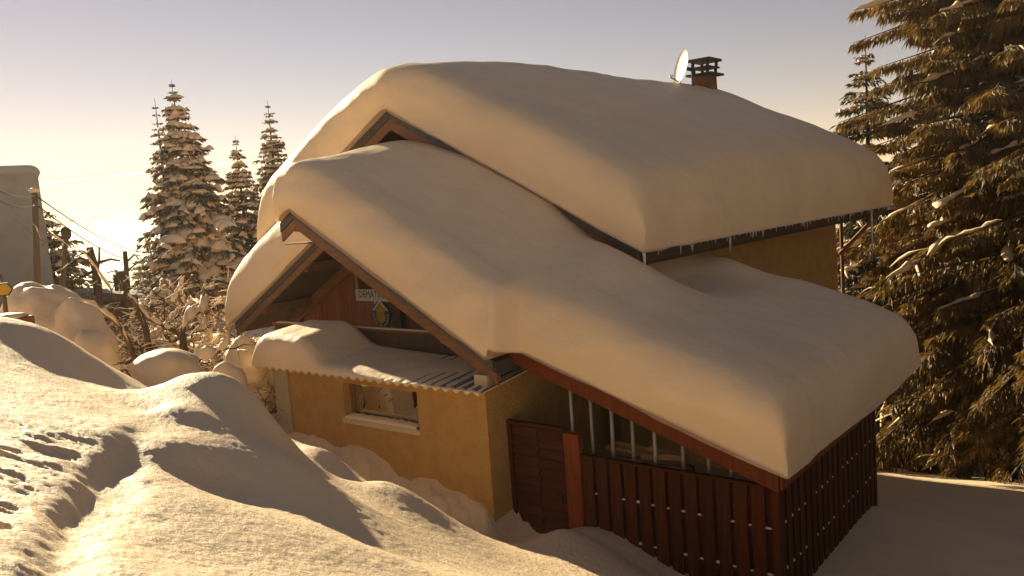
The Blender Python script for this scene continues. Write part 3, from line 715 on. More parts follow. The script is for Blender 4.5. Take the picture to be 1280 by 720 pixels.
icicles()
for x, y, z, l, lab in ((XUR+.05, 10.25, zup(XUR)-.02, .30, 'short icicle at the near corner of the upper eave'), (XUR+.05, 13.2, zup(XUR)-.02, .32, 'thin icicle hanging midway along the upper eave'), (XUR+.03, 21.9, zup(XUR)-.05, 1.35, 'long icicle at the far end of the upper eave')):
    tag(MB().tube([(x, y, z+.03), (x+.01, y, z-l*.5), (x, y+.01, z-l)], [.03, .02, .003], 7).build('icicle', 'ice', None, True), lab, 'icicle')


# ================================================================== TREES
def frames(d):
    a = np.cross(d, (0, 0, 1.0)); n = np.linalg.norm(a); a = a/n if n > 1e-6 else np.array([1.0, 0, 0]); return a, np.cross(a, d)
def blob_strip(mv, mf, pts, wid, hgt, rg, k=6):
    """a lumpy ridge of snow lying along a branch: flat below, rounded above"""
    n = len(pts); base_i = len(mv); ph = rg.uniform(0, 6.28, 3); lum = rg.uniform(.5, 1.1)
    for i in range(n):
        t = pts[min(i+1, n-1)]-pts[max(i-1, 0)]; t = t/(np.linalg.norm(t)+1e-9)
        a = np.array([-t[1], t[0], 0]); a /= (np.linalg.norm(a)+1e-9)
        e = min(1.0, .2+i/2.2, .2+(n-1-i)/2.2)*(.78+.30*math.sin(lum*i+ph[0])+.22*math.sin(1.9*lum*i+ph[1]))
        e = max(e, .12); w = wid*e*rg.uniform(.8, 1.2); h = hgt*e*rg.uniform(.75, 1.25); o = a*(wid*.35*math.sin(1.3*lum*i+ph[2]))
        for j in range(k):
            an = math.pi*j/(k-1); mv.append(pts[i]+o+a*(math.cos(an)*w)+np.array([0, 0, math.sin(an)*h-.35*h*abs(math.cos(an))]))
    for i in range(n-1):
        for j in range(k-1): mf.append((base_i+i*k+j, base_i+i*k+j+1, base_i+(i+1)*k+j+1, base_i+(i+1)*k+j))
        mf.append((base_i+i*k+k-1, base_i+i*k, base_i+(i+1)*k, base_i+(i+1)*k+k-1))
def spruce(name, label, loc, H, R, seed, levels, per, twigs, tl, tw, snow=.5, hang=.6, snow_w=.16, snow_h=.12, mat='needle', group=None, power=.75, bottom=.06, droop=.35, lean=(0, 0)):
    rg = np.random.default_rng(seed); loc = np.array(loc, float)
    t = empty(name, tuple(loc), label, 'tree', group)
    def axis(h): return loc+np.array([lean[0]*h, lean[1]*h, h*H])
    MB().tube([axis(h) - (np.array([0, 0, .4]) if h == 0 else 0) for h in (0, .25, .5, .75, .93, 1.0)], [H*.017+.03, H*.014+.02, H*.0095, H*.005, H*.0018, .006], 8).build('trunk', 'bark', t, True)
    V = []; Fc = []; SV = []; SF = []; bm_ = MB()
    for li in range(levels):
        h = bottom+(1-bottom)*((li+rg.uniform(-.7, .7))/levels); h = min(max(h, bottom), .985)
        Lm = R*(1-h)**power*(.82 if li % 3 else 1.08)
        nb = max(4, int(per*(1 if h < .8 else .8)))
        a0 = rg.uniform(0, 6.28)
        for b in range(nb):
            az = a0+6.283*b/nb+rg.uniform(-.35, .35); L_ = Lm*rg.uniform(.68, 1.16)
            if L_ < .05: continue
            d = np.array([math.cos(az), math.sin(az), 0]); side = np.array([-d[1], d[0], 0]); o = axis(h)
            up_ = .25*(h-.35); nseg = 7; dr = droop*(1.15-h)*rg.uniform(.5, 1.6)
            path = []
            for i in range(nseg):
                s_ = i/(nseg-1); path.append(o+d*(L_*s_)+side*(.06*L_*math.sin(3*s_+b))+np.array([0, 0, L_*(up_*s_-dr*s_**1.6+.16*dr*s_**4)]))
            path = np.array(path)
            if L_ > .5: bm_.tube(path, [max(.006, L_*.014*(1-i/nseg)) for i in range(nseg)], 3, False)
            nt = max(5, int(twigs*L_/R*1.25))
            s_ = rg.uniform(.1, 1.0, nt)**.75; ii = np.clip((s_*(nseg-1)).astype(int), 0, nseg-2); fr = s_*(nseg-1)-ii
            P = path[ii]*(1-fr)[:, None]+path[ii+1]*fr[:, None]
            sp = (1-s_)*.55+.14
            lat = rg.uniform(-1, 1, nt); P = P+side*(lat*sp*L_*.42)[:, None]+d*(np.abs(lat)*sp*L_*.10)[:, None]; P[:, 2] -= np.abs(lat)*sp*L_*.10*(1+hang)
            # twig direction: outward and sideways, then hanging
            D = d*rg.uniform(.2, .9, nt)[:, None]+side*(np.sign(lat)*rg.uniform(.1, .8, nt))[:, None]
            D[:, 2] += -hang*rg.uniform(.3, 1.8, nt)+.1
            D /= np.linalg.norm(D, axis=1)[:, None]
            sz = min(1.0, .28+.55*L_); ln = tl*sz*rg.uniform(.5, 1.25, nt); wd = tw*(.45+.55*sz)*rg.uniform(.6, 1.3, nt)
            A = np.cross(D, rg.normal(size=(nt, 3))); A /= (np.linalg.norm(A, axis=1)[:, None]+1e-9)
            q0 = P; q1 = P+D*(ln*.45)[:, None]+A*wd[:, None]; q2 = P+D*ln[:, None]+np.array([0, 0, -1])*(.15*ln*hang)[:, None]; q3 = P+D*(ln*.45)[:, None]-A*wd[:, None]
            n0 = len(V)*4; V.extend(np.stack([q0, q1, q2, q3], 1).reshape(-1, 4, 3))
            if rg.random() < snow*(.35 if mat == 'needle_sunlit' and h < .3 else 1) and L_ > .25:
                i0 = rg.integers(1, 3) if L_ > 1 else 1; i1 = nseg if rg.random() < .75 else nseg-1
                src = path[i0:i1]; tq = np.linspace(0, len(src)-1, (len(src)-1)*4+1); iq = np.minimum(tq.astype(int), len(src)-2); fq = (tq-iq)[:, None]
                allp = src[iq]*(1-fq)+src[iq+1]*fq+np.array([0, 0, .02]); wob = np.cumsum(rg.normal(0, .022*L_*.3, len(allp))); allp = allp+side*wob[:, None]
                a_ = 0
                while a_ < len(allp)-4:
                    b_ = min(len(allp), a_+int(rg.integers(9, 24)))
                    blob_strip(SV, SF, list(allp[a_:b_]), snow_w*(.35+.65*L_/R)*rg.uniform(.5, 1.3), snow_h*(.4+.6*L_/R)*rg.uniform(.5, 1.5), rg)
                    a_ = b_+int(rg.integers(0, 4))-1
                for q in range(rg.integers(0, 3) if mat == 'needle_sunlit' else rg.integers(1, 5)):
                    k_ = rg.integers(2, nseg); sgn = rg.choice([-1, 1]); st = path[k_]; e_ = L_*.26*rg.uniform(.5, 1.2)
                    pp = [st+(side*sgn*.8+d*.5)*e_*u+np.array([0, 0, -e_*.45*u*u+.02]) for u in np.linspace(.1, 1, 5)]
                    blob_strip(SV, SF, pp, snow_w*.6*(.35+.65*L_/R)*rg.uniform(.5, 1.2), snow_h*.7*(.4+.6*L_/R)*rg.uniform(.5, 1.2), rg, 5)
    V = np.array(V).reshape(-1, 3); Q = np.arange(len(V)).reshape(-1, 4)
    mesh('crown', V, Q, mat, t)
    tag(bm_.build('limbs', 'bark', t), kind='stuff')
    if SV: tag(mesh('snow_load', np.array(SV), SF, 'snow_tree', t, True), kind='stuff')
    return t
def spot(px, r):
    p = at_range(px, 300, r); return (p[0], p[1], ground_z(p[0], p[1])-.1)
def height_for(loc, py_px, py):          # tree height so that its tip is seen at image row py
    r = math.hypot(loc[0], loc[1]); return at_range(py_px, py, r)[2]-loc[2]
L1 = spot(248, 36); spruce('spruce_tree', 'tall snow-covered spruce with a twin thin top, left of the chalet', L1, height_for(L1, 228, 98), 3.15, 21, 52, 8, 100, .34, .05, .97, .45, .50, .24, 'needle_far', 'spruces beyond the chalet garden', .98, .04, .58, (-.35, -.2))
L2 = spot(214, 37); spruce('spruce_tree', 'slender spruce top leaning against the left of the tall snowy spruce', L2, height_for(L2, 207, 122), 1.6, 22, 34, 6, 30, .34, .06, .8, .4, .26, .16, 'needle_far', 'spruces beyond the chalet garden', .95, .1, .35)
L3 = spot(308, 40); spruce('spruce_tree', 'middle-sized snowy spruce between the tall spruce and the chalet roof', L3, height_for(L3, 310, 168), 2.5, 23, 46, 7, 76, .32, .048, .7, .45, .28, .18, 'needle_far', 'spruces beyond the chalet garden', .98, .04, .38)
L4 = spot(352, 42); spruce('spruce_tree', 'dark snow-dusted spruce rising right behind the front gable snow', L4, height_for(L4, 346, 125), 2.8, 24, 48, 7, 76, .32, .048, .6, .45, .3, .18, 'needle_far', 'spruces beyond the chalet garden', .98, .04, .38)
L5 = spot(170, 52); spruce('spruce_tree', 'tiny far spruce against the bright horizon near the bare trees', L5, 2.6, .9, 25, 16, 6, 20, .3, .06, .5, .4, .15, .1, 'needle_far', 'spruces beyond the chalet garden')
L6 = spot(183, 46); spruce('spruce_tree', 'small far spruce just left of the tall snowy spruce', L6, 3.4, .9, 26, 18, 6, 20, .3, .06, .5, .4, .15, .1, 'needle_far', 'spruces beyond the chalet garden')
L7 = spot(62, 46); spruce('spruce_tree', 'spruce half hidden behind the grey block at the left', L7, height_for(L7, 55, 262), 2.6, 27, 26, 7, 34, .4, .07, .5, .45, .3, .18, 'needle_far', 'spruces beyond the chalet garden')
R1 = spot(1088, 33); spruce('spruce_tree', 'snowy spruce with a pointed top behind the back corner of the chalet', R1, height_for(R1, 1086, 42), 4.3, 31, 62, 8, 120, .34, .045, .6, .6, .26, .16, 'needle', 'spruces at the back of the garden', .82, .05, .32)
R2 = spot(1247, 28.0); spruce('spruce_tree', 'huge spruce with sunlight-gold painted needles and drooping branches filling the right edge', R2, 23.5, 5.3, 32, 66, 9, 640, .27, .030, .42, 1.1, .17, .13, 'needle_sunlit', 'spruces at the back of the garden', .52, .13, .34)
R3 = spot(1345, 26); spruce('spruce_tree', 'big sunlit spruce cut off by the right edge of the picture', R3, 21, 4.8, 33, 54, 8, 420, .28, .031, .30, 1.15, .17, .13, 'needle_sunlit', 'spruces at the back of the garden', .62, .14, .38)
R4 = spot(1165, 35); spruce('spruce_tree', 'shaded spruce standing between the pointed spruce and the huge sunlit one', R4, 13.5, 3.6, 34, 40, 7, 110, .36, .05, .45, .8, .2, .14, 'needle', 'spruces at the back of the garden', .7, .12, .34)

# wood beyond the right edge, unseen, added to darken the eaves and ground
for i, (x, y, h, r) in enumerate([(4.5, 15, 16, 3.6), (7, 21, 17, 3.8), (3.2, 27.5, 17, 3.6), (9.5, 14, 15, 3.4), (6.5, 9, 13, 3.0), (12, 19, 17, 3.8), (10, 5, 13, 3.0), (5.5, 33, 18, 4.0)]):
    spruce('spruce_tree', ('nearest', 'second', 'third', 'fourth', 'fifth', 'sixth', 'seventh', 'last')[i]+' unseen spruce of the wood added beyond the right edge to block sky light', (x, y, ground_z(x, y)-.1), h, r, 60+i, 26, 6, 34, .6, .12, .4, .9, .3, .2, 'needle', 'unseen spruces added beyond the right edge', .8, .05, .35)

# ================================================================== GARDEN, FAR LEFT
def ball(mv, mf, c, r, rg, seed, nu=14, nv=20, amp=.18, flat=.0):
    b = len(mv); c = np.array(c, float)
    for i in range(nu):
        th = math.pi*(i+.02)/(nu-.96)
        for j in range(nv):
            ph = 2*math.pi*j/nv; d = np.array([math.sin(th)*math.cos(ph), math.sin(th)*math.sin(ph), math.cos(th)])
            k = 1+amp*float(fbm(d[0]*1.6+seed, d[1]*1.6, d[2]*1.6, 3, seed)); p = c+d*np.array(r)*k
            mv.append(p)
    for i in range(nu-1):
        for j in range(nv): mf.append((b+i*nv+j, b+(i+1)*nv+j, b+(i+1)*nv+(j+1) % nv, b+i*nv+(j+1) % nv))
def shrub(name, label, loc, H, spread, seed, stems=6, depth=3, r0=.03, snow=.6, sw=.05, sh=.06, group=None, updir=.8, mat='twig', cat='shrub'):
    rg = np.random.default_rng(seed); loc = np.array(loc, float); t = empty(name, tuple(loc), label, cat, group)
    B = MB(); SV = []; SF = []
    def grow(p, d, L_, r, lev):
        n = 5; pts = [p]; d = d/np.linalg.norm(d)
        for i in range(n):
            d = d+rg.normal(0, .22, 3)+np.array([0, 0, .05 if lev == 0 else -.03]); d /= np.linalg.norm(d); pts.append(pts[-1]+d*L_/n)
        B.tube(pts, [r*(1-.5*i/n) for i in range(n+1)], 5 if lev == 0 else 4 if lev == 1 else 3, False)
        if rg.random() < snow*(1, .9, .55, .4)[min(lev, 3)] and abs(d[2]) < .85:
            i0 = rg.integers(0, 2); seg = np.array(pts[i0:]); tq = np.linspace(0, len(seg)-1, 9); iq = np.minimum(tq.astype(int), len(seg)-2); fq = (tq-iq)[:, None]
            pp = seg[iq]*(1-fq)+seg[iq+1]*fq+np.array([0, 0, r*.6])
            q_ = (1.6, 1.1, .45, .22)[min(lev, 3)]; blob_strip(SV, SF, list(pp), (sw*q_+r)*rg.uniform(.6, 1.3), (sh*q_+r)*rg.uniform(.6, 1.5), rg, 6)
        if lev < depth:
            for c in range(rg.integers(4, 7)):
                k = rg.integers(2, n+1); nd = d*.6+rg.normal(0, .65, 3); nd[2] = nd[2]*.6+.15
                grow(pts[k], nd, L_*rg.uniform(.45, .75), r*.55, lev+1)
    for k in range(stems):
        a = 2*math.pi*k/stems+rg.uniform(-.4, .4); d = np.array([math.cos(a)*spread, math.sin(a)*spread, updir*rg.uniform(.7, 1.3)])
        grow(loc+np.array([math.cos(a)*.1, math.sin(a)*.1, -.1]), d, H*rg.uniform(.5, .8), r0*rg.uniform(.8, 1.2), 0)
    B.build('branches', mat, t)
    tag(t.children[0], kind='stuff')
    if SV: tag(mesh('snow_load', np.array(SV), SF, 'snow_tree', t, True), kind='stuff')
    return t
def gspot(px, r, dz=0): p = at_range(px, 420, r); return np.array((p[0], p[1], ground_z(p[0], p[1])+dz))
SL = [(92, 16, 1.7, 'tangled snowy shrub beside the big snow-hooded bush'), (128, 17.5, 2.1, 'leafless shrub below the pollarded trees'), (160, 15.5, 1.9, 'wide-branched shrub in the middle of the snowy thicket'),
      (196, 18, 2.0, 'snow-dusted shrub at the foot of the tall spruce'), (228, 14.5, 1.7, 'bare shrub right behind the rounded snow mound'), (262, 17, 1.8, 'brown twiggy shrub between tall spruce and chalet eave'),
      (292, 15.5, 1.5, 'low snowy shrub under the left eave of the chalet'), (318, 18.5, 1.6, 'shrub half hidden behind the canopy snow'), (108, 20.5, 2.2, 'farther shrub on the left edge of the thicket'), (240, 21.5, 2.2, 'farther shrub in front of the middle spruces'), (180, 20.5, 2.0, 'farther shrub below the small spruces'), (75, 19, 1.8, 'shrub between the leaning pole and the snow hood')]
for i, (px, r, h, lab) in enumerate(SL):
    shrub('garden_shrub', lab, gspot(px, r), h*1.15, .95, 100+i, 5, 3, .03, .62, .05, .05, 'snowy shrubs left of the chalet', .75)
# a bough bent by its load of snow, and the stump-like post with a snow hood
def snow_bough(label, pix, r, rad, sw, sh):
    P = [at_range(x, y, r) for x, y in pix]; t = empty('bent_bough', (P[0][0], P[0][1], ground_z(P[0][0], P[0][1])), label, 'branch', 'bent boughs in the thicket')
    n = 25; q = np.linspace(0, len(P)-1, n); P = np.array(P); i = np.minimum(q.astype(int), len(P)-2); f_ = (q-i)[:, None]; pts = P[i]*(1-f_)+P[i+1]*f_
    for _ in range(2): pts[1:-1] = (pts[:-2]+2*pts[1:-1]+pts[2:])/4
    foot = np.array([pts[0][0], pts[0][1], ground_z(pts[0][0], pts[0][1])-.2])
    MB().tube([foot]+list(pts), [rad*1.3]+[rad*(1-.6*k/n) for k in range(n)], 7).build('branch', 'twig', t, True)
    SV = []; SF = []; rg = np.random.default_rng(int(pix[0][0])); blob_strip(SV, SF, [p+np.array([0, 0, rad*.5]) for p in pts[5:]], sw, sh, rg, 9)
    mesh('snow_load', np.array(SV), SF, 'snow_tree', t, True)
snow_bough('bough bowed in an arc under a thick roll of snow', [(232, 466), (236, 448), (250, 447), (268, 444), (282, 434), (289, 418)], 12.5, .035, .07, .12)
snow_bough('upright forked bough carrying a fat pad of snow', [(228, 470), (228, 410), (238, 396), (252, 388), (262, 376)], 13.5, .05, .12, .17)
snow_bough('long slanting bough with snow in the thicket', [(176, 470), (160, 425), (145, 402), (120, 385), (95, 378)], 14, .045, .06, .09)
snow_bough('dark leaning bough in the middle of the thicket', [(190, 455), (182, 410), (172, 382), (160, 370)], 14.5, .06, .05, .07)
snow_bough('thin crossing bough behind the snow mound', [(230, 420), (205, 408), (185, 398), (165, 372)], 13.8, .035, .05, .07)
def hood(name, label, px, py, r, rx, rz, seed, cat='bush', lumps=3, grp=None):
    c = at_range(px, py, r); gz = ground_z(c[0], c[1]); t = empty(name, (c[0], c[1], gz), label, cat, grp); rg = np.random.default_rng(seed); V = []; Fc = []
    top = c[2]; hz = max(rz, (top-gz)*.5+.1)
    ball(V, Fc, (c[0], c[1], top-rz), (rx, rx, rz), rg, seed, 22, 30, .22)
    zz = top-rz*1.25
    while zz > gz-.1:
        for q in range(3):
            a = rg.uniform(0, 6.28); k = rg.uniform(.25, .5); ball(V, Fc, (c[0]+math.cos(a)*rx*k, c[1]+math.sin(a)*rx*k, zz), (rx*rg.uniform(.8, 1.0), rx*rg.uniform(.8, 1.0), rz*rg.uniform(.7, 1.0)), rg, seed+q+5, 16, 22, .25)
        zz -= rz*.8
    ho = mesh('snow_hood', np.array(V), Fc, 'snow_hood', t, True); md = ho.modifiers.new('merge', 'REMESH'); md.mode = 'VOXEL'; md.voxel_size = .045; md.use_smooth_shade = True
    md = ho.modifiers.new('settle', 'SMOOTH'); md.factor = .6; md.iterations = 14
    B = MB()
    for k in range(34):
        a = rg.uniform(0, 6.28); h = rg.uniform(.05, .7); p = np.array([c[0]+math.cos(a)*rx*.75, c[1]+math.sin(a)*rx*.75, gz+h*(top-gz)]); d = np.array([math.cos(a), math.sin(a), rg.uniform(-.3, .6)])
        q = p+d*rx*rg.uniform(.35, .75); B.tube([p, (p+q)/2+rg.normal(0, .03, 3), q], [.012, .009, .004], 3, False)
    tag(B.build('twigs', 'twig', t), kind='stuff'); return t
hood('snow_hooded_bush', 'big bush buried under a smooth dome of snow beside the yellow sign', 50, 355, 13, .55, .7, 5)
hood('snow_hooded_bush', 'lower snow dome leaning against the big snow-buried bush', 90, 380, 12.6, .36, .5, 6)
hood('snow_hooded_bush', 'small snow cushion in front of the tangled thicket', 112, 412, 12, .26, .4, 7)
hood('snow_hooded_bush', 'pointed snow hood leaning on a short post behind the mound', 198, 438, 11.0, .36, .17, 8)
hood('snow_hooded_bush', 'round snow-covered bush under the left eave', 304, 424, 15.5, .36, .36, 9)
hood('snow_hooded_bush', 'low snow cushion below the arched bough', 282, 452, 13.0, .22, .25, 10)
c = at_range(212, 436, 11.1); g = ground_z(c[0], c[1])
tag(MB().tube([(c[0], c[1], g-.2), (c[0]+.01, c[1], c[2]-.2), (c[0], c[1], c[2])], [.055, .05, .045], 9).build('stump_post', 'twig', None, True), 'short brown stump standing out of the snow behind the mound', 'stump')

# --- pollarded bare trees on the skyline
def pollard(label, px, r, pix, rad, arms):
    b = gspot(px, r); t = empty('pollarded_tree', tuple(b), label, 'tree', 'bare pollarded trees on the skyline')
    P = [b-np.array([0, 0, .3])]+[at_range(x, y, r) for x, y in pix]; n = len(P)
    MB().tube(P, [rad*(1-.35*k/n) for k in range(n)], 8).build('trunk', 'bark', t, True)
    for a in arms:
        Q = [at_range(x, y, r+.2*k) for k, (x, y) in enumerate(a)]; MB().tube(Q, [rad*.36*(1-.7*k/len(Q)) for k in range(len(Q))], 6).build('limb', 'bark', t, True)
    return t
pollard('stout pollarded tree with two stubs against the bright horizon', 124, 30, [(122, 355), (119, 335), (114, 318), (112, 309)], .15, [[(121, 345), (124, 325), (124, 309)], [(118, 338), (104, 346), (90, 350), (78, 352)], [(119, 330), (100, 322), (88, 330)], [(124, 328), (138, 324), (150, 326)], [(116, 322), (106, 316), (100, 318)]])
pollard('thin pollarded tree with a nest box against the bright horizon', 158, 30, [(158, 350), (158, 335), (156, 314)], .10, [[(158, 340), (167, 332), (175, 327)], [(157, 345), (145, 338), (134, 341)], [(158, 328), (168, 318), (172, 322)], [(157, 350), (140, 353), (128, 350)]])
c = at_range(153, 350, 29.8); tag(MB().box(c[0]-.22, c[0]+.22, c[1]-.2, c[1]+.15, c[2]-.35, c[2]+.3).build('nest_box', 'bark', None, bevel=.02), 'dark nest box fixed to the thin pollarded tree', 'nest box')

# --- poles and wires
def pole(name, label, px, r, py_top, px_top, rad):
    rad *= .8
    b = gspot(px, r); tp = at_range(px_top, py_top, r); t = empty(name, tuple(b), label, 'pole')
    MB().tube([b-np.array([0, 0, .4]), tp], [rad, rad*.75], 10).build('shaft', 'pole', t, True); return t, tp
pt, ptop = pole('utility_pole', 'upright wooden utility pole in front of the grey block', 46, 30, 238, 43, .15)
V = []; Fc = []; ball(V, Fc, ptop, (.16, .16, .09), None, 3, 8, 12); mesh('snow_cap', np.array(V), Fc, 'snow_tree', pt, True)
lp, ltop = pole('leaning_pole', 'leaning weathered pole with a knobbly top beside the pollarded trees', 64, 27, 294, 83, .11)
V = []; Fc = []; ball(V, Fc, ltop+np.array([0, 0, .05]), (.14, .14, .2), None, 4, 8, 12); mesh('knob', np.array(V), Fc, 'bark', lp, True)
def wire(label, a, b, sag):
    P = []
    for k in range(17):
        u = k/16; p = np.array(a)*(1-u)+np.array(b)*u; p[2] -= sag*4*u*(1-u); P.append(p)
    tag(MB().tube(P, .022, 5).build('overhead_wire', 'metal', None, True), label, 'wire', 'overhead wires')
far = at_range(205, 311, 72); far2 = at_range(205, 316, 72); nl = at_range(-40, 212, 20); nl2 = at_range(-40, 221, 20)
wire('upper overhead wire from the utility pole towards the tall spruce', ptop-np.array([0, 0, .15]), far, .9); wire('lower overhead wire from the utility pole towards the tall spruce', ptop-np.array([0, 0, .45]), far2, 1.2)
wire('upper overhead wire from the left edge to the utility pole', nl, ptop-np.array([0, 0, .15]), .25); wire('lower overhead wire from the left edge to the utility pole', nl2, ptop-np.array([0, 0, .45]), .3)
fb = gspot(205, 72); tag(MB().tube([fb-np.array([0, 0, .5]), far+np.array([0, 0, .3])], [.16, .12], 8).build('far_pole', 'pole', None, True), 'far utility pole hidden by the tall spruce', 'pole')
lb_ = gspot(189, 42); ls = empty('street_lamp', tuple(lb_), 'small box lamp on a thin post left of the tall spruce', 'street lamp'); lt = at_range(189, 308, 42)
MB().tube([lb_-np.array([0, 0, .3]), lt], .035, 6).build('post', 'metal', ls); lc = at_range(189, 325, 42); MB().box(lc[0]-.18, lc[0]+.18, lc[1]-.16, lc[1]+.16, lc[2]-.2, lc[2]+.2).build('lantern', 'metal', ls, bevel=.02)

# --- grey block at the left edge
def block():
    r = 44.0; d = ray(20, 300); d = np.array([d[0], d[1], 0])/math.hypot(d[0], d[1]); rv = np.array([d[1], -d[0], 0])
    o = d*r; g = ground_z(o[0], o[1])-.5
    def lat(px, py):
        q = ray(px, py); q = q*(r/(q@d)); return q@rv, q[2]
    xt, zt = lat(47, 217); xb, zb = lat(67, 352); slope = (xb-xt)/(zt-zb); xg = xb+slope*(zb-g)
    t = empty('grey_block', (o[0], o[1], g), 'tall grey rendered block with slanting side cut off by the left edge', 'building')
    def P(a, z, k=0.0): return tuple(o+rv*a+d*k+np.array([0, 0, z]))
    xl = -15.0
    MB().prism([P(xl, g), P(xg, g), P(xt, zt), P(xl, zt)], d*11).build('wall', 'farwall', t)
    w0, wz1 = lat(-3, 343); w1, wz0 = lat(4, 355)
    win = MB().prism([P(w0-.9, wz0, -.05), P(w1, wz0, -.05), P(w1, wz1, -.05), P(w0-.9, wz1, -.05)], d*.04).build('window', 'frame', t)
    MB().prism([P(w0-.8, wz0+.1, -.07), P(w1-.1, wz0+.1, -.07), P(w1-.1, wz1-.1, -.07), P(w0-.8, wz1-.1, -.07)], d*.015).build('pane', 'glass', win)
    MB().prism([P(xl, zt+.002, -.12), P(xt+.1, zt+.002, -.12), P(xt+.1, zt+.09, -.12), P(xl, zt+.09, -.12)], d*11.2).build('cornice', 'farwall', t)
    # snow cap
    n = 18; V = []; Fc = []; L_ = xt+.12-xl
    for i in range(40):
        a = xl+L_*(1-(1-i/39)**2)
        for j in range(n):
            k = -.15+11.3*j/(n-1); e = efun(np.array(xt+.12-a), .5, 2.2)*efun(np.array(k+.15), .35, 2.2)
            V.append(P(a, zt+.092+.36*float(e), k))
    sc = mesh('block_snow', np.array(V), grid_faces(40, n), 'snow_roof', None, True); tag(sc, 'flat snow cap on top of the grey block at the left edge', 'snow')
block()

# --- low dark shed on the skyline
b = gspot(112, 36); d = ray(112, 360); d = np.array([d[0], d[1], 0]); d /= np.linalg.norm(d); rv = np.array([d[1], -d[0], 0]); zr = at_range(112, 362, 36)[2]
sh_ = empty('garden_shed', tuple(b), 'low dark shed with a shallow roof below the bare trees', 'shed')
def SPt(a, k, z): return tuple(np.array([b[0], b[1], 0])+rv*a+d*k+np.array([0, 0, z]))
MB().prism([SPt(-1.5, 0, b[2]-.3), SPt(1.9, 0, b[2]-.3), SPt(1.9, 0, zr-.55), SPt(-1.5, 0, zr-.35)], d*2.5).build('wall', 'darkwood', sh_)
MB().prism([SPt(-1.8, -.3, zr-.34), SPt(2.2, -.3, zr-.56), SPt(2.2, -.3, zr-.44), SPt(.2, -.3, zr-.08), SPt(-1.8, -.3, zr-.22)], d*3.1).build('roof', 'slate', sh_)

# --- yellow sign on a post and the brown planter at the left edge
b = gspot(7, 12.5); sp_ = empty('yellow_sign', tuple(b), 'yellow hexagonal sign on a post at the left edge', 'sign'); c = at_range(4, 362, 12.5)
d = ray(4, 362); d = np.array([d[0], d[1], 0]); d /= np.linalg.norm(d); rv = np.array([d[1], -d[0], 0])
MB().tube([b-np.array([0, 0, .3]), np.array([c[0], c[1], c[2]-.05])+d*.04], [.03, .03], 8).build('post', 'pole', sp_)
def hexa(rr, k): return [tuple(c-d*k+rv*(rr*1.15*math.cos(a))+np.array([0, 0, rr*math.sin(a)])) for a in np.linspace(0, 2*math.pi, 6, endpoint=False)]
MB().prism(hexa(.10, 0), d*.02).build('panel', 'green', sp_); MB().prism(hexa(.08, .004), d*.0035).build('yellow_face', 'yellow', sp_)
b = at_range(10, 402, 10.6); g = ground_z(b[0], b[1]); bz = at_range(10, 397, 10.6)[2]
pl_ = empty('planter_box', (b[0], b[1], g), 'brown wooden planter topped with snow at the left edge', 'planter')
part_box('box', 'terracotta', pl_, b[0]-.22, b[0]+.16, b[1]-.22, b[1]+.22, g-.3, bz, bevel=.015)
V = []; Fc = []; ball(V, Fc, (b[0]-.03, b[1], bz), (.2, .23, .045), None, 12, 8, 14); mesh('snow_topping', np.array(V), Fc, 'snow_tree', pl_, True)

# ================================================================== BEHIND THE HOUSE, RIGHT
b = gspot(1118, 27.0); d = ray(1118, 560); d = np.array([d[0], d[1], 0]); d /= np.linalg.norm(d); rv = np.array([d[1], -d[0], 0]); zt = at_range(1118, 546, 27)[2]
pf = empty('panel_fence', tuple(b), 'low dark board fence under the spruces behind the chalet', 'fence')
for k in range(9):
    a = -.72+k*.17; p = b+rv*a
    MB().prism([tuple(p+np.array([0, 0, -.8])), tuple(p+rv*.155+np.array([0, 0, -.8])), tuple(np.array([p[0]+rv[0]*.155, p[1]+rv[1]*.155, zt])), (p[0], p[1], zt+.01)], d*.03).build('board', 'darkwood', pf, bevel=.004)
MB().prism([tuple(np.array([b[0], b[1], zt-.2])+rv*-.75+d*.032), tuple(np.array([b[0], b[1], zt-.2])+rv*.85+d*.032), tuple(np.array([b[0], b[1], zt-.12])+rv*.85+d*.032), tuple(np.array([b[0], b[1], zt-.12])+rv*-.75+d*.032)], d*.05).build('rail', 'darkwood', pf)
for i, (px, r, h, lab) in enumerate([(1180, 33, 2.2, 'sunlit snow-covered bush glimpsed under the huge spruce'), (1115, 36, 3.0, 'sunlit frosty bush behind the low board fence'), (1150, 38, 2.6, 'pale frosty bush between fence and huge spruce'), (1212, 37, 2.0, 'small bright bush low behind the huge spruce')]):
    shrub('frosty_bush', lab, gspot(px, r), h, 1.0, 300+i, 8, 3, .03, .95, .10, .10, 'frosty bushes behind the garden', .8)
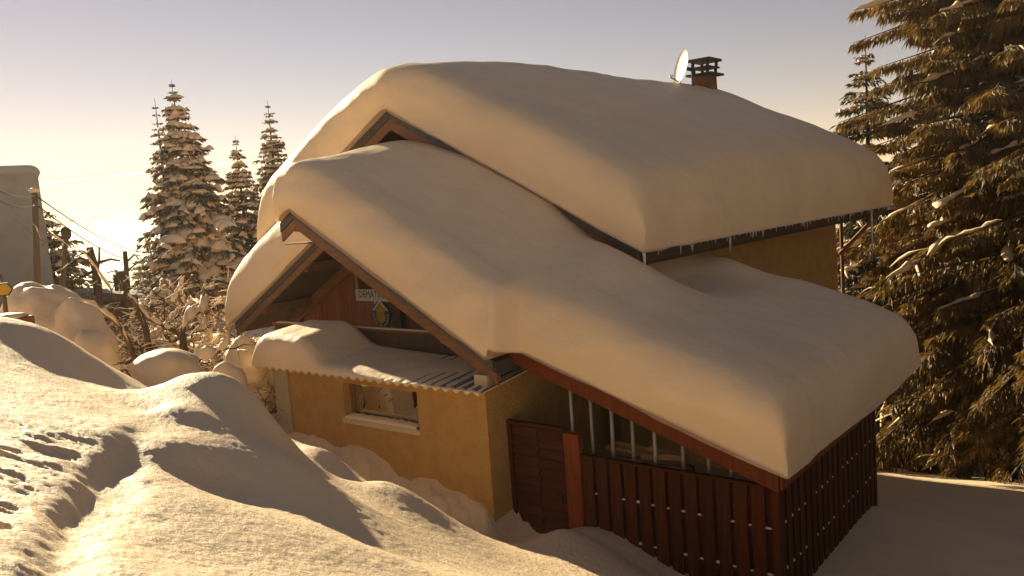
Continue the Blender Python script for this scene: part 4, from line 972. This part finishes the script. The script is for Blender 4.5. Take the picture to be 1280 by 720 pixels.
for i, (px, r, lab) in enumerate([(1108, 26.5, 'bare sapling left of the low board fence'), (1128, 28, 'forked bare sapling behind the low board fence')]):
    shrub('bare_sapling', lab, gspot(px, r), 4.2, .25, 320+i, 2, 2, .06, .2, .03, .03, 'bare saplings behind the chalet', 1.0, 'bark', 'sapling')

# --- contrail
m_, nt, b_ = nodes_of('contrail_ice'); N = nt.nodes; tr = N.new('ShaderNodeBsdfTransparent'); tl_ = N.new('ShaderNodeBsdfTranslucent'); tl_.inputs[0].default_value = (.9, .85, .78, 1)
lw = N.new('ShaderNodeTexNoise'); lw.inputs['Scale'].default_value = .004; mr = N.new('ShaderNodeMapRange'); mr.inputs[1].default_value = .3; mr.inputs[2].default_value = .8; mr.inputs[3].default_value = .25; mr.inputs[4].default_value = .95
tcn = N.new('ShaderNodeTexCoord'); nt.links.new(tcn.outputs['Object'], lw.inputs['Vector']); nt.links.new(lw.outputs['Fac'], mr.inputs[0])
mx = N.new('ShaderNodeMixShader'); nt.links.new(mr.outputs[0], mx.inputs[0]); nt.links.new(tr.outputs[0], mx.inputs[1]); nt.links.new(tl_.outputs[0], mx.inputs[2]); nt.links.new(mx.outputs[0], N['Material Output'].inputs[0])
M['contrail'] = m_
A_ = at_range(40, 230, 9000); B_ = at_range(420, 190, 15000)
P = [A_*(1-u)+B_*u for u in np.linspace(0, 1, 24)]
tag(MB().tube(P, [18+26*math.sin(math.pi*(.1+.75*u))*(1-.5*u) for u in np.linspace(0, 1, 24)], 12, False).build('contrail', 'contrail', None, True), 'thin white contrail low in the sky behind the tall spruce', 'contrail', kind='stuff')

# ================================================================== HAZE
HAZE = 0.0004
hm = bpy.data.materials.new('winter_haze'); hm.use_nodes = True; hm.node_tree.nodes.remove(hm.node_tree.nodes['Principled BSDF'])
pv = hm.node_tree.nodes.new('ShaderNodeVolumePrincipled'); pv.inputs['Color'].default_value = (.95, .90, .84, 1); pv.inputs['Density'].default_value = HAZE; pv.inputs['Anisotropy'].default_value = .4
hm.node_tree.links.new(pv.outputs[0], hm.node_tree.nodes['Material Output'].inputs['Volume'])
M['haze'] = hm
tag(MB().box(-9500, 9500, -9500, 9500, -215, 17).build('haze', 'haze'), 'thin golden winter haze over the whole scene', 'haze', kind='stuff')
